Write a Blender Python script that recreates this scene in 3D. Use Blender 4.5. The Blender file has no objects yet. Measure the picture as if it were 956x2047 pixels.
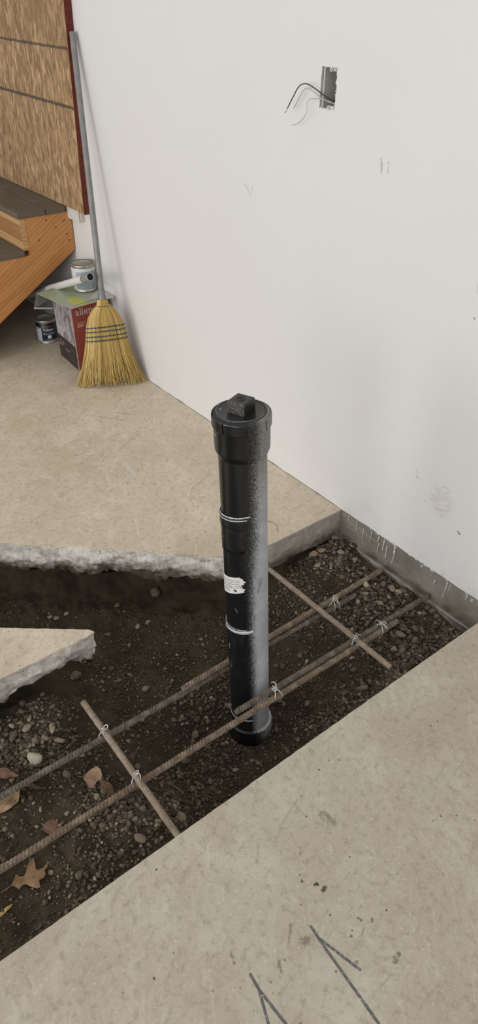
import bpy, bmesh, math, random
import numpy as np
from mathutils import Vector, Matrix, noise

rng = np.random.default_rng(7)
random.seed(7)
SC = bpy.context.scene
COL = SC.collection
PI = math.pi

# ------------------------------------------------------------------ camera
yaw, pitch, roll = math.radians(-51.07), math.radians(36.68), math.radians(1.17)
fwd = Vector((math.sin(yaw)*math.cos(pitch), math.cos(yaw)*math.cos(pitch), -math.sin(pitch)))
rt = Vector((math.cos(yaw), -math.sin(yaw), 0)); up = rt.cross(fwd)
r2 = rt*math.cos(roll) + up*math.sin(roll); u2 = -rt*math.sin(roll) + up*math.cos(roll)
cam_data = bpy.data.cameras.new('camera')
cam = bpy.data.objects.new('camera', cam_data); COL.objects.link(cam)
m = Matrix((r2, u2, -fwd)).transposed().to_4x4(); m.translation = (0, 0, 1.52)
cam.matrix_world = m
cam_data.sensor_fit = 'VERTICAL'; cam_data.sensor_height = 24.0
cam_data.lens = 1418/2047*24; cam_data.clip_start = .02
SC.camera = cam

# ------------------------------------------------------------------ light: daylight through the open garage door
SC.view_settings.view_transform = 'Standard'; SC.view_settings.look = 'None'
SC.view_settings.gamma = 1; SC.view_settings.use_curve_mapping = False
SC.view_settings.exposure = 0.0
SC.render.film_transparent = False
w = bpy.data.worlds.new('world'); SC.world = w; w.use_nodes = True
w.node_tree.nodes['Background'].inputs[0].default_value = (.98, .985, 1.0, 1)
w.node_tree.nodes['Background'].inputs[1].default_value = .72

def area(name, loc, target, sx, sy, power, color):
    l = bpy.data.lights.new(name, 'AREA'); l.shape = 'RECTANGLE'; l.size = sx; l.size_y = sy
    l.energy = power; l.color = color
    o = bpy.data.objects.new(name, l); COL.objects.link(o); o.location = loc
    o.rotation_euler = (Vector(target)-Vector(loc)).to_track_quat('-Z', 'Y').to_euler()
    return o
area('garage_door_daylight', (-2.2, -4.4, 1.5), (-1.6, 1.3, .0), 2.6, 2.0, 95, (1, .985, .96))
area('second_door_daylight', (1.5, -4.4, 1.5), (-1.2, 1.2, .0), 2.6, 2.0, 75, (1, .985, .96))

# ------------------------------------------------------------------ material helpers
class G:
    """tiny builder for node materials"""
    def __init__(s, name):
        s.m = bpy.data.materials.new(name); s.m.use_nodes = True
        s.t = s.m.node_tree; s.n = s.t.nodes; s.b = s.n['Principled BSDF']
        s._co = None
    def add(s, typ, **kw):
        n = s.n.new(typ)
        for k, v in kw.items(): setattr(n, k, v)
        return n
    def put(s, sock, v):
        if hasattr(v, 'is_output') or isinstance(v, bpy.types.NodeSocket): s.t.links.new(v, sock)
        elif isinstance(v, (tuple, list)) and len(v) == 3 and sock.type == 'RGBA': sock.default_value = (*v, 1)
        else: sock.default_value = v
    @property
    def co(s):
        if s._co is None: s._co = s.add('ShaderNodeTexCoord').outputs['Object']
        return s._co
    def map(s, scale=(1,1,1), rot=(0,0,0), loc=(0,0,0), co=None):
        n = s.add('ShaderNodeMapping'); s.put(n.inputs[0], co or s.co)
        n.inputs[1].default_value = loc; n.inputs[2].default_value = rot; n.inputs[3].default_value = scale
        return n.outputs[0]
    def noise(s, scale=5, detail=4, rough=.55, dist=0, co=None, out=0):
        n = s.add('ShaderNodeTexNoise'); s.put(n.inputs['Vector'], co or s.co)
        n.inputs['Scale'].default_value = scale; n.inputs['Detail'].default_value = detail
        n.inputs['Roughness'].default_value = rough; n.inputs['Distortion'].default_value = dist
        return n.outputs[out]
    def voro(s, scale=5, feature='F1', co=None, out='Distance', rand=1):
        n = s.add('ShaderNodeTexVoronoi', feature=feature); s.put(n.inputs['Vector'], co or s.co)
        n.inputs['Scale'].default_value = scale; n.inputs['Randomness'].default_value = rand
        return n.outputs[out]
    def ramp(s, v, a, b, lo=0., hi=1., smooth=True):
        n = s.add('ShaderNodeMapRange', interpolation_type='SMOOTHSTEP' if smooth else 'LINEAR')
        s.put(n.inputs[0], v)
        n.inputs[1].default_value = a; n.inputs[2].default_value = b; n.inputs[3].default_value = lo; n.inputs[4].default_value = hi
        return n.outputs[0]
    def math(s, op, a, b=0., c=0.):
        n = s.add('ShaderNodeMath', operation=op)
        for i, v in enumerate((a, b, c)): s.put(n.inputs[i], v)
        return n.outputs[0]
    def vmath(s, op, a, b=(0,0,0)):
        n = s.add('ShaderNodeVectorMath', operation=op)
        s.put(n.inputs[0], a); s.put(n.inputs[1], b)
        return n.outputs['Value'] if op in ('DOT_PRODUCT', 'LENGTH', 'DISTANCE') else n.outputs[0]
    def xyz(s, v=None):
        n = s.add('ShaderNodeSeparateXYZ'); s.put(n.inputs[0], v or s.co); return n.outputs
    def mix(s, f, a, b, mode='MIX'):
        n = s.add('ShaderNodeMix', data_type='RGBA', blend_type=mode); n.clamp_factor = True
        s.put(n.inputs[0], f); s.put(n.inputs[6], a); s.put(n.inputs[7], b)
        return n.outputs[2]
    def palette(s, v, stops, interp='LINEAR'):
        n = s.add('ShaderNodeValToRGB'); e = n.color_ramp.elements; n.color_ramp.interpolation = interp
        while len(e) < len(stops): e.new(.5)
        for el, (p, c) in zip(e, stops): el.position = p; el.color = (*c, 1)
        s.put(n.inputs[0], v); return n.outputs[0]
    def island(s): return s.add('ShaderNodeNewGeometry').outputs['Random Per Island']
    def rnd(s): return s.add('ShaderNodeObjectInfo').outputs['Random']
    def bump(s, h, strength=.3, dist=.002, normal=None):
        n = s.add('ShaderNodeBump'); n.inputs['Strength'].default_value = strength; n.inputs['Distance'].default_value = dist
        s.put(n.inputs['Height'], h)
        if normal is not None: s.put(n.inputs['Normal'], normal)
        return n.outputs[0]
    def seg(s, a, b, co):
        """distance from co to the segment a-b"""
        A, B = Vector(a), Vector(b); D = B-A
        pa = s.vmath('SUBTRACT', co, tuple(A))
        t = s.math('DIVIDE', s.vmath('DOT_PRODUCT', pa, tuple(D)), D.length_squared)
        n = s.add('ShaderNodeClamp'); s.put(n.inputs[0], t)
        sc = s.add('ShaderNodeVectorMath', operation='SCALE'); sc.inputs[0].default_value = D; s.put(sc.inputs['Scale'], n.outputs[0])
        return s.vmath('DISTANCE', pa, sc.outputs[0])
    def spot(s, c, rad, co, scale=(1,1,1)):
        """1 inside an ellipsoid of radii rad*scale about c, 0 outside"""
        d = s.vmath('SUBTRACT', co, c)
        d = s.vmath('DIVIDE', d, scale)
        return s.ramp(s.vmath('LENGTH', d), rad*.5, rad, 1, 0)
    def out(s, color=None, rough=.6, normal=None, metal=0., spec=None, **kw):
        if color is not None: s.put(s.b.inputs['Base Color'], color)
        s.put(s.b.inputs['Roughness'], rough); s.put(s.b.inputs['Metallic'], metal)
        if spec is not None: s.put(s.b.inputs['Specular IOR Level'], spec)
        if normal is not None: s.put(s.b.inputs['Normal'], normal)
        for k, v in kw.items(): s.put(s.b.inputs[k.replace('_', ' ')], v)
        return s.m

def plain(name, color, rough=.5, metal=0., spec=None, nscale=40, amt=.18, bump=.15):
    g = G(name); n = g.noise(nscale, 4)
    c = g.mix(g.ramp(n, .3, .75), tuple(v*(1-amt) for v in color), tuple(min(1, v*(1+amt)) for v in color))
    return g.out(c, rough, g.bump(n, bump, .001), metal, spec)

def warped(g, amount, scale):
    n = g.add('ShaderNodeTexNoise'); g.put(n.inputs['Vector'], g.co); n.inputs['Scale'].default_value = scale
    d = g.vmath('SUBTRACT', n.outputs['Color'], (.5, .5, .5))
    sc = g.add('ShaderNodeVectorMath', operation='SCALE'); g.put(sc.inputs[0], d); sc.inputs['Scale'].default_value = amount
    return g.vmath('ADD', g.co, sc.outputs[0])

def mat_wall():
    g = G('painted_drywall')
    c = g.mix(g.ramp(g.noise(1.3, 3), .3, .7), (.715, .704, .688), (.73, .722, .708))
    wp = warped(g, .03, 26); wf = warped(g, .012, 90)
    x, y, z = g.xyz()
    # splash-back of mud and dust along the foot of the wall
    foot = g.math('MULTIPLY', g.ramp(z, .0, .20, 1, 0), g.ramp(g.noise(11, 6, .7), .46, .74))
    c = g.mix(g.math('MULTIPLY', foot, .30), c, (.46, .40, .34))
    specks = g.math('MULTIPLY', g.ramp(g.voro(38, co=g.map((1, 1, .8))), .05, .11, 1, 0), g.ramp(z, .0, .42, .9, 0))
    specks = g.math('MULTIPLY', specks, g.ramp(g.noise(6, 2), .5, .62))
    c = g.mix(specks, c, (.18, .15, .12))
    # scuffs and a smudge with a shape of their own
    sm = g.math('MULTIPLY', g.spot((-.985, 1.59, .265), .055, wp, (1, 1, 1.25)), g.ramp(g.noise(60, 4, .7, co=g.map((1, 1, 3))), .38, .62))
    c = g.mix(g.math('MULTIPLY', sm, .42), c, (.42, .35, .31))
    for cx, cz, r, f in ((-1.34, .50, .12, .045), (-1.03, .40, .10, .03)):  # two faint soft shadows of the pipe, painted into the wall colour
        c = g.mix(g.math('MULTIPLY', g.spot((cx, 1.59, cz), r, wp, (.7, 1, 1.7)), f), c, (.55, .40, .34))
    for a, b, wd, f in (((-1.392, 1.155), (-1.387, 1.118), .0025, .5), ((-1.366, 1.147), (-1.364, 1.122), .002, .45),
                        ((-1.97, .99), (-1.945, .965), .003, .22), ((-1.93, .985), (-1.94, .955), .003, .18),
                        ((-1.15, .205), (-1.03, .235), .0015, .2), ((-1.09, .30), (-1.08, .295), .0018, .7),
                        ((-1.095, .318), (-1.088, .314), .002, .7), ((-.905, .195), (-.899, .190), .003, .8),
                        ((-1.01, .835), (-1.008, .832), .003, .8), ((-1.025, .98), (-1.02, .90), .002, .3)):
        d = g.seg((a[0], 1.588, a[1]), (b[0], 1.588, b[1]), wf)
        c = g.mix(g.math('MULTIPLY', g.ramp(d, wd*.5, wd*1.6, 1, 0), f), c, (.25, .2, .17))
    h = g.math('ADD', g.math('MULTIPLY', g.noise(110, 3, .5), .7), g.noise(420, 2))
    return g.out(c, .72, g.bump(h, .16, .0016), spec=.25)

def mat_concrete(name, gain):
    g = G(name)
    x, y, z = g.xyz()
    wp = warped(g, .22, 2.3); wf = warped(g, .016, 75)
    big = g.noise(1.1, 5, .6); med = g.noise(7, 7, .68, .6, co=wp); fine = g.noise(55, 6, .7)
    T = lambda *v: tuple(min(1, q*k) for q, k in zip(v, gain))
    c = g.mix(g.ramp(big, .36, .66), T(.395, .342, .270), T(.445, .398, .325))
    c = g.mix(g.math('MULTIPLY', g.ramp(med, .42, .74), .70), c, T(.52, .48, .405))
    c = g.mix(g.math('MULTIPLY', g.ramp(g.noise(3.1, 5, .6, .5), .48, .70), .60), c, T(.345, .275, .215))
    # trowel sweeps: stretched smears in two directions
    s1 = g.noise(5, 6, .72, 1.2, co=g.map((1.2, 6, 1), co=g.map((1, 1, 1), (0, 0, .55), co=wp)))
    s2 = g.noise(4, 6, .72, 1.6, co=g.map((6, 1.3, 1), co=g.map((1, 1, 1), (0, 0, -.35), co=wp)))
    c = g.mix(g.math('MULTIPLY', g.ramp(s1, .52, .70), .50), c, T(.54, .495, .42))
    c = g.mix(g.math('MULTIPLY', g.ramp(s2, .52, .70), .48), c, T(.28, .23, .18))
    c = g.mix(g.math('MULTIPLY', g.ramp(fine, .48, .70), .58), c, T(.24, .20, .155))
    c = g.mix(g.math('MULTIPLY', g.ramp(g.noise(130, 4, .75), .54, .68), .55), c, T(.60, .56, .48))
    c = g.mix(g.math('MULTIPLY', g.ramp(g.noise(21, 6, .75, 1.5, co=wp), .54, .70), .38), c, T(.27, .22, .175))
    # dirt specks and pits
    sp = g.math('MULTIPLY', g.ramp(g.voro(70), .04, .10, 1, 0), g.ramp(g.noise(9, 3), .50, .60))
    c = g.mix(g.math('MULTIPLY', sp, .85), c, (.10, .08, .06))
    sp2 = g.math('MULTIPLY', g.ramp(g.voro(33, co=g.map(loc=(3, 1, 2))), .05, .11, 1, 0), g.ramp(g.noise(5, 3, co=g.map(loc=(4, 4, 0))), .47, .56))
    c = g.mix(g.math('MULTIPLY', sp2, .9), c, (.055, .04, .03))
    # single scratches, plaster smears and mud spots
    for a, b, wd, f, col in (((-2.64, 1.171), (-2.22, 1.14), .004, .30, (.62, .59, .54)), ((-2.12, 1.122), (-2.01, 1.108), .008, .62, (.66, .63, .57)),
                             ((-2.36, 1.33), (-2.17, 1.33), .005, .30, (.62, .59, .54)), ((-2.52, 1.21), (-2.40, 1.30), .006, .35, (.24, .2, .17)),
                             ((-2.50, 1.29), (-2.42, 1.36), .005, .30, (.24, .2, .17)), ((-1.15, .6), (-.25, .72), .0, 0, (0, 0, 0)),
                             ((-.395, .440), (-.372, .425), .0035, .65, (.12, .10, .08)), ((-.43, .505), (-.40, .470), .003, .5, (.12, .1, .08)),
                             ((-.262, .634), (-.256, .620), .0055, .9, (.07, .05, .035)), ((-.30, .70), (-.27, .695), .003, .4, (.58, .55, .5)),
                             ((-.335, .615), (-.328, .598), .003, .55, (.1, .08, .06)), ((-.46, .375), (-.447, .372), .005, .7, (.11, .09, .07)),
                             ((-.56, .72), (-.535, .722), .010, .55, (.11, .09, .07)), ((-.60, .56), (-.57, .53), .004, .3, (.2, .17, .14))):
        if f == 0: continue
        d = g.seg((*a, 0), (*b, 0), wf)
        f2 = g.math('MULTIPLY', g.ramp(d, wd*.4, wd*1.5, 1, 0), g.math('MULTIPLY', g.ramp(g.noise(90, 4), .3, .55), f))
        c = g.mix(f2, c, col)
    for p, r, f, col, sc in (((-.457, .600, 0), .0065, .95, (.05, .035, .025), (1, 1, 1)), ((-.441, .607, 0), .0055, .95, (.05, .035, .025), (1, 1.4, 1)),
                             ((-.480, .580, 0), .004, .8, (.06, .045, .03), (1, 1, 1)), ((-.331, .497, 0), .034, .35, (.56, .52, .45), (1, 1, 1)),
                             ((-.388, .508, 0), .012, .45, (.12, .09, .06), (1, 1, 1)), ((-.352, .622, 0), .006, .7, (.09, .07, .05), (1, 1, 1)),
                             ((-.336, .640, 0), .005, .7, (.09, .07, .05), (1, 1, 1)), ((-.34, .585, 0), .005, .7, (.09, .07, .05), (1, 1, 1)),
                             ((-.30, .56, 0), .005, .6, (.09, .07, .05), (1, 1, 1))):
        c = g.mix(g.math('MULTIPLY', g.spot(p, r, wf, sc), f), c, col)
    # marker-pen arrows drawn on the near slab
    pen = None
    for a, b in (((-.403, .534), (-.373, .530)), ((-.373, .530), (-.205, .518)), ((-.378, .531), (-.288, .555)),
                 ((-.411, .383), (-.379, .380)), ((-.379, .380), (-.300, .384)), ((-.381, .380), (-.315, .353))):
        d = g.ramp(g.seg((*a, 0), (*b, 0), g.vmath('ADD', g.co, (0, 0, 0))), .0024, .0036, 1, 0)
        pen = d if pen is None else g.math('MAXIMUM', pen, d)
    pen = g.math('MULTIPLY', pen, g.ramp(g.noise(120, 4, .7), .30, .52, .35, .92))
    c = g.mix(pen, c, (.075, .078, .09))
    # the sawn and broken edges: paler grey cement with aggregate, caked with soil below
    n = g.add('ShaderNodeNewGeometry'); nz = g.xyz(n.outputs['Normal'])[2]
    side = g.ramp(g.math('ABSOLUTE', nz), .55, .8, 1, 0)
    up_ = g.ramp(z, -.0035, -.009, 0, 1)
    e = g.mix(g.ramp(g.noise(34, 6, .7), .35, .7), (.56, .53, .47), (.78, .755, .70))
    e = g.mix(g.math('MULTIPLY', g.ramp(g.voro(60), .10, .2, 1, 0), g.ramp(g.noise(14, 3), .42, .55)), e, (.15, .125, .10))
    e = g.mix(g.math('MULTIPLY', g.ramp(g.noise(16, 6, .75), .49, .62), .55), e, (.30, .25, .19))
    e = g.mix(g.math('MULTIPLY', g.ramp(g.noise(85, 5, .8), .53, .64), .5), e, (.18, .145, .11))
    grime = g.ramp(g.math('ADD', g.math('MULTIPLY', z, -9), g.math('MULTIPLY', g.noise(13, 5, .65), 1.25)), 1.12, 1.66)
    e = g.mix(grime, e, (.085, .062, .043))
    saw = g.math('MULTIPLY', g.math('MULTIPLY', g.ramp(x, -1.395, -1.37), g.ramp(y, 1.16, 1.22)), .75)
    e = g.mix(saw, e, g.mix(g.ramp(g.noise(40, 5, .7, co=g.map((1, 1, 3))), .4, .7), (.29, .255, .205), (.45, .405, .34)))
    c = g.mix(up_, c, e)
    h = g.math('ADD', g.math('MULTIPLY', med, .8), g.math('MULTIPLY', fine, .6))
    hs = g.math('ADD', h, g.math('MULTIPLY', side, g.math('MULTIPLY', g.noise(60, 7, .8), 14)))
    return g.out(c, g.ramp(med, .3, .7, .42, .62), g.bump(hs, .25, .0018), spec=.45)

def mat_soil():
    g = G('damp_soil')
    a = g.noise(9, 6, .65); b = g.noise(120, 5, .7); v = g.voro(240)
    c = g.mix(g.ramp(a, .35, .7), (.043, .033, .0205), (.083, .064, .040))
    c = g.mix(g.math('MULTIPLY', g.ramp(b, .55, .75), .65), c, (.12, .092, .062))
    c = g.mix(g.math('MULTIPLY', g.ramp(v, .30, .12), g.ramp(g.noise(30, 3), .5, .7)), c, (.015, .011, .008))
    h = g.math('ADD', g.math('MULTIPLY', b, 1.2), g.math('MULTIPLY', v, -.35))
    return g.out(c, .95, g.bump(h, .8, .004), spec=.12)

def mat_stone(name, stops, island=False):
    g = G(name); r = g.island() if island else g.rnd()
    c = g.palette(r, stops)
    n = g.noise(90, 6, .7)
    c = g.mix(g.math('MULTIPLY', g.ramp(n, .4, .72), .7), c, g.mix(.5, c, (.05, .037, .025)))
    nrm = g.xyz(g.add('ShaderNodeNewGeometry').outputs['Normal'])[2]
    c = g.mix(g.math('MULTIPLY', g.ramp(g.noise(35, 4), .42, .6), .5), c, (.075, .055, .038))
    return g.out(c, .85, g.bump(n, .4, .0015), spec=.2)

def mat_osb():
    g = G('strand_board')
    col = None
    x, y, z = g.xyz()
    base = g.noise(3, 3)
    c = (.30, .19, .10)
    hsum = None
    for k, (rot, sc, off, thr) in enumerate(((.10, (62, 1, 13), (0, 0, 0), 0), (-.32, (55, 1, 12), (3, 0, 7), .40), (.45, (58, 1, 15), (9, 0, 2), .45), (-.06, (85, 1, 18), (5, 0, 5), .5))):
        co = g.map(sc, (0, 0, 0), off, co=g.map((1, 1, 1), (0, rot, 0), co=warped(g, .02, 9)))
        vn = g.add('ShaderNodeTexVoronoi'); g.put(vn.inputs['Vector'], co); vn.inputs['Scale'].default_value = 1
        rx = g.xyz(vn.outputs['Color'])
        shade = g.palette(rx[0], [(0, (.27, .160, .075)), (.25, (.37, .232, .115)), (.5, (.44, .285, .150)), (.8, (.50, .335, .185)), (1, (.60, .425, .25))])
        grain = g.noise(1, 4, .6, co=g.map((260, 1, 16), (0, 0, 0), off, co=g.map((1, 1, 1), (0, rot, 0))))
        shade = g.mix(g.math('MULTIPLY', g.ramp(grain, .42, .72), .8), shade, g.mix(.45, shade, (.12, .065, .03)))
        edge = g.ramp(vn.outputs['Distance'], .40, .8, 0, .5)
        shade = g.mix(edge, shade, (.10, .055, .026))
        f = 1. if k == 0 else g.ramp(rx[1], thr, thr+.02)
        c = shade if k == 0 else g.mix(f, c, shade)
        hsum = rx[2] if k == 0 else g.math('ADD', hsum, g.math('MULTIPLY', f, rx[2]))
    fib = g.noise(1, 5, .72, 1.0, co=g.map((95, 1, 9), co=g.map((1, 1, 1), (0, .10, 0), co=warped(g, .06, 5))))
    c = g.mix(g.math('MULTIPLY', g.ramp(fib, .53, .68), .85), c, (.13, .068, .030))
    c = g.mix(g.math('MULTIPLY', g.ramp(fib, .42, .30), .65), c, (.64, .47, .28))
    c = g.mix(g.math('MULTIPLY', g.ramp(g.noise(6, 4, .6), .45, .7), .4), c, (.22, .13, .065))
    hsum = g.math('ADD', hsum, g.math('MULTIPLY', fib, 2))
    wf = warped(g, .010, 60)
    for a, b, wd, f in (((-4.4, 1.307), (-3.06, 1.299), .0055, .85), ((-4.4, 1.104), (-3.06, 1.090), .0065, .9), ((-3.72, 1.45), (-3.70, .9), .003, .4)):
        d = g.seg((a[0], 1.556, a[1]), (b[0], 1.556, b[1]), g.vmath('MULTIPLY', wf, (1, 0, 1)))
        d = g.seg((a[0], 0, a[1]), (b[0], 0, b[1]), g.vmath('MULTIPLY', wf, (1, 0, 1)))
        c = g.mix(g.math('MULTIPLY', g.ramp(d, wd*.5, wd*1.4, 1, 0), g.math('MULTIPLY', g.ramp(g.noise(70, 3), .2, .5, .5, 1), f)), c, (.055, .045, .04))
    return g.out(c, .62, g.bump(hsum, .35, .002), spec=.3)

def mat_wood(name, light, dark, rot, sc=1., rough=.5):
    """softwood; rot turns the grain in the YZ plane"""
    g = G(name)
    ro = g.map((1, 1, 1), (rot, 0, 0))
    co = g.map((sc*.8, sc*1.3, sc*14), co=ro)
    n = g.noise(2.2, 5, .6, .9, co=co)
    wv = g.add('ShaderNodeTexWave', wave_type='BANDS', bands_direction='Z'); g.put(wv.inputs['Vector'], ro)
    wv.inputs['Scale'].default_value = 17*sc; wv.inputs['Distortion'].default_value = 3.2; wv.inputs['Detail'].default_value = 3; wv.inputs['Detail Scale'].default_value = .8
    f = g.math('ADD', g.math('MULTIPLY', g.ramp(n, .3, .72), .55), g.math('MULTIPLY', wv.outputs['Fac'], .45))
    c = g.mix(f, light, dark)
    fine = g.noise(3, 4, .7, co=g.map((40, 6, 160), co=ro))
    c = g.mix(g.math('MULTIPLY', g.ramp(fine, .5, .8), .35), c, tuple(v*.5 for v in dark))
    return g.out(c, rough, g.bump(fine, .12, .001), spec=.35)

def mat_composite():
    g = G('composite_decking')
    n = g.noise(6, 5, .65, co=g.map((3, 30, 30))); d = g.noise(40, 4)
    c = g.mix(g.ramp(n, .35, .7), (.118, .090, .066), (.165, .130, .098))
    c = g.mix(g.math('MULTIPLY', g.ramp(g.noise(4, 5, .7), .5, .75), .45), c, (.24, .20, .16))
    c = g.mix(g.math('MULTIPLY', g.ramp(g.voro(45), .06, .13, 1, 0), g.ramp(d, .58, .68)), c, (.5, .46, .40))
    return g.out(c, .75, g.bump(n, .2, .001), spec=.25)

def mat_pipe(tone=1.):
    """black plastic; the side turned towards the wall carries a grey overspray mist"""
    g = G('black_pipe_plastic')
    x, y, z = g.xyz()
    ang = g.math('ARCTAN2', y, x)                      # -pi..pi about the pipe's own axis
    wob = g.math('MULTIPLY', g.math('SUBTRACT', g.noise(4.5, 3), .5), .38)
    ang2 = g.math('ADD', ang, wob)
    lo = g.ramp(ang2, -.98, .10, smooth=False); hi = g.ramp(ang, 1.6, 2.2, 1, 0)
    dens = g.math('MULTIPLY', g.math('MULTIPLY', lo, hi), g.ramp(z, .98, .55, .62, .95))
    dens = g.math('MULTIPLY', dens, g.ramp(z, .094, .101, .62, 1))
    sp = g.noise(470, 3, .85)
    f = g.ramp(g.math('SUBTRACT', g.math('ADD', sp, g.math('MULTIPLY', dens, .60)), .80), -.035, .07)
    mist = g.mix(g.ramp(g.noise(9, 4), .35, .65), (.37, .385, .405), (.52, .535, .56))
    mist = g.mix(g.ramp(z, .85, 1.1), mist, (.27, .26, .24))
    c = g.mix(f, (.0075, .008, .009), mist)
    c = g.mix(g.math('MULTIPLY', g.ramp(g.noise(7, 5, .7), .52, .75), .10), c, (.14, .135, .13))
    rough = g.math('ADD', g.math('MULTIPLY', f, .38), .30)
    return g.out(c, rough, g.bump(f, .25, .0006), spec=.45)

def mat_rebar(name, light, dark, rust):
    g = G(name)
    n = g.noise(38, 6, .7); n2 = g.noise(9, 4)
    c = g.mix(g.ramp(n, .35, .68), dark, light)
    c = g.mix(g.math('MULTIPLY', g.ramp(n2, .42, .64), .7), c, rust)
    c = g.mix(g.math('MULTIPLY', g.ramp(g.noise(170, 4, .7), .56, .7), .6), c, (.05, .036, .026))
    return g.out(c, .82, g.bump(n, .5, .0012), .15, .3)

def mat_leaf(name, a, b, vein):
    g = G(name)
    c = g.mix(g.ramp(g.noise(28, 5, .7), .35, .68), a, b)
    c = g.mix(g.math('MULTIPLY', g.ramp(g.noise(160, 4), .55, .72), .5), c, tuple(v*.5 for v in a))
    return g.out(c, .75, g.bump(g.noise(60, 5), .35, .002), spec=.25)

def mat_straw():
    g = G('broom_straw')
    c = g.palette(g.island(), [(0, (.22, .13, .035)), (.18, (.42, .28, .085)), (.5, (.60, .43, .15)), (.8, (.68, .51, .20)), (1, (.78, .64, .33))])
    z = g.xyz()[2]
    return g.out(c, .6, spec=.3)

def mat_soft(name, color, rough=.5, metal=0., spec=None):
    g = G(name); return g.out(color, rough, None, metal, spec)

# ------------------------------------------------------------------ geometry helpers
def link(name, me, mat=None, parent=None, smooth=False, kind=None, label=None):
    o = bpy.data.objects.new(name, me); COL.objects.link(o)
    if mat is not None and not me.materials: me.materials.append(mat)
    if smooth:
        me.polygons.foreach_set('use_smooth', [True]*len(me.polygons))
    if parent is not None: o.parent = parent
    if kind: o['kind'] = kind
    if label: o['label'] = label
    return o

def mk(name, verts, faces, mat, parent=None, smooth=False, kind=None, label=None):
    me = bpy.data.meshes.new(name); me.from_pydata([tuple(v) for v in verts], [], faces); me.update()
    return link(name, me, mat, parent, smooth, kind, label)

def mkb(name, bm, mat, parent=None, smooth=False, kind=None, label=None):
    bmesh.ops.recalc_face_normals(bm, faces=bm.faces)
    me = bpy.data.meshes.new(name); bm.to_mesh(me); bm.free()
    return link(name, me, mat, parent, smooth, kind, label)

def tag(o, label, cat, group=None):
    o['label'] = label; o['category'] = cat
    if group: o['group'] = group
    return o

def thing(name, label, cat, loc=(0, 0, 0), group=None):
    o = bpy.data.objects.new(name, None); COL.objects.link(o); o.location = loc
    o.empty_display_size = .05
    return tag(o, label, cat, group)

def box_bm(lo, hi, bev=.001, bm=None):
    bm2 = bmesh.new(); bmesh.ops.create_cube(bm2, size=1)
    lo, hi = Vector(lo), Vector(hi)
    for v in bm2.verts: v.co = Vector([(lo[i]+hi[i])/2+v.co[i]*(hi[i]-lo[i]) for i in range(3)])
    if bev: bmesh.ops.bevel(bm2, geom=bm2.edges[:], offset=bev, segments=2, affect='EDGES', profile=.5)
    if bm is None: return bm2
    me = bpy.data.meshes.new('t'); bm2.to_mesh(me); bm.from_mesh(me); bm2.free(); bpy.data.meshes.remove(me); return bm

def tube_data(pts, rad, n=8, cap=True):
    pts = [Vector(p) for p in pts]; V, F = [], []
    rad = rad if hasattr(rad, '__len__') else [rad]*len(pts)
    t0 = (pts[1]-pts[0]).normalized()
    a = t0.orthogonal().normalized()
    for i, p in enumerate(pts):
        t = ((pts[min(i+1, len(pts)-1)]-pts[max(i-1, 0)])).normalized()
        a = (a-t*a.dot(t)).normalized(); b = t.cross(a)
        for k in range(n):
            th = 2*PI*k/n
            V.append(p+(a*math.cos(th)+b*math.sin(th))*rad[i])
    for i in range(len(pts)-1):
        for k in range(n):
            F.append((i*n+k, i*n+(k+1) % n, (i+1)*n+(k+1) % n, (i+1)*n+k))
    if cap:
        F.append(tuple(range(n-1, -1, -1))); F.append(tuple((len(pts)-1)*n+k for k in range(n)))
    return V, F

def join(parts):
    V, F = [], []
    for v, f in parts:
        k = len(V); V += list(v); F += [tuple(i+k for i in q) for q in f]
    return V, F

def lathe(prof, n=48, a0=0., a1=2*PI):
    """prof: (r, z) list; closed all the way round by default"""
    full = abs(a1-a0-2*PI) < 1e-6; m_ = n if full else n+1
    V = [(r*math.cos(a0+(a1-a0)*k/n), r*math.sin(a0+(a1-a0)*k/n), z) for r, z in prof for k in range(m_)]
    F = []
    for i in range(len(prof)-1):
        for k in range(n):
            k2 = (k+1) % m_ if full else k+1
            F.append((i*m_+k, i*m_+k2, (i+1)*m_+k2, (i+1)*m_+k))
    return V, F

def smooth_path(pts, per=6):
    """Catmull-Rom through pts"""
    P = [Vector(p) for p in pts]; P = [2*P[0]-P[1]]+P+[2*P[-1]-P[-2]]; out = []
    for i in range(1, len(P)-2):
        for k in range(per):
            t = k/per; a, b, c, d = P[i-1:i+3]
            out.append(.5*((2*b)+(c-a)*t+(2*a-5*b+4*c-d)*t*t+(-a+3*b-3*c+d)*t**3))
    out.append(P[-2]); return out

def sst(a, b, x):
    t = np.clip((x-a)/(b-a), 0, 1); return t*t*(3-2*t)

def text_mesh(body, size):
    cu = bpy.data.curves.new('lettering', 'FONT'); cu.body = body; cu.size = size; cu.resolution_u = 3
    cu.align_x = 'LEFT'
    o = bpy.data.objects.new('lettering', cu); COL.objects.link(o)
    bpy.context.view_layer.update()
    me = bpy.data.meshes.new_from_object(o.evaluated_get(bpy.context.evaluated_depsgraph_get()))
    bpy.data.objects.remove(o); bpy.data.curves.remove(cu)
    V = [v.co.copy() for v in me.vertices]; F = [tuple(p.vertices) for p in me.polygons]
    bpy.data.meshes.remove(me); return V, F

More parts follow.
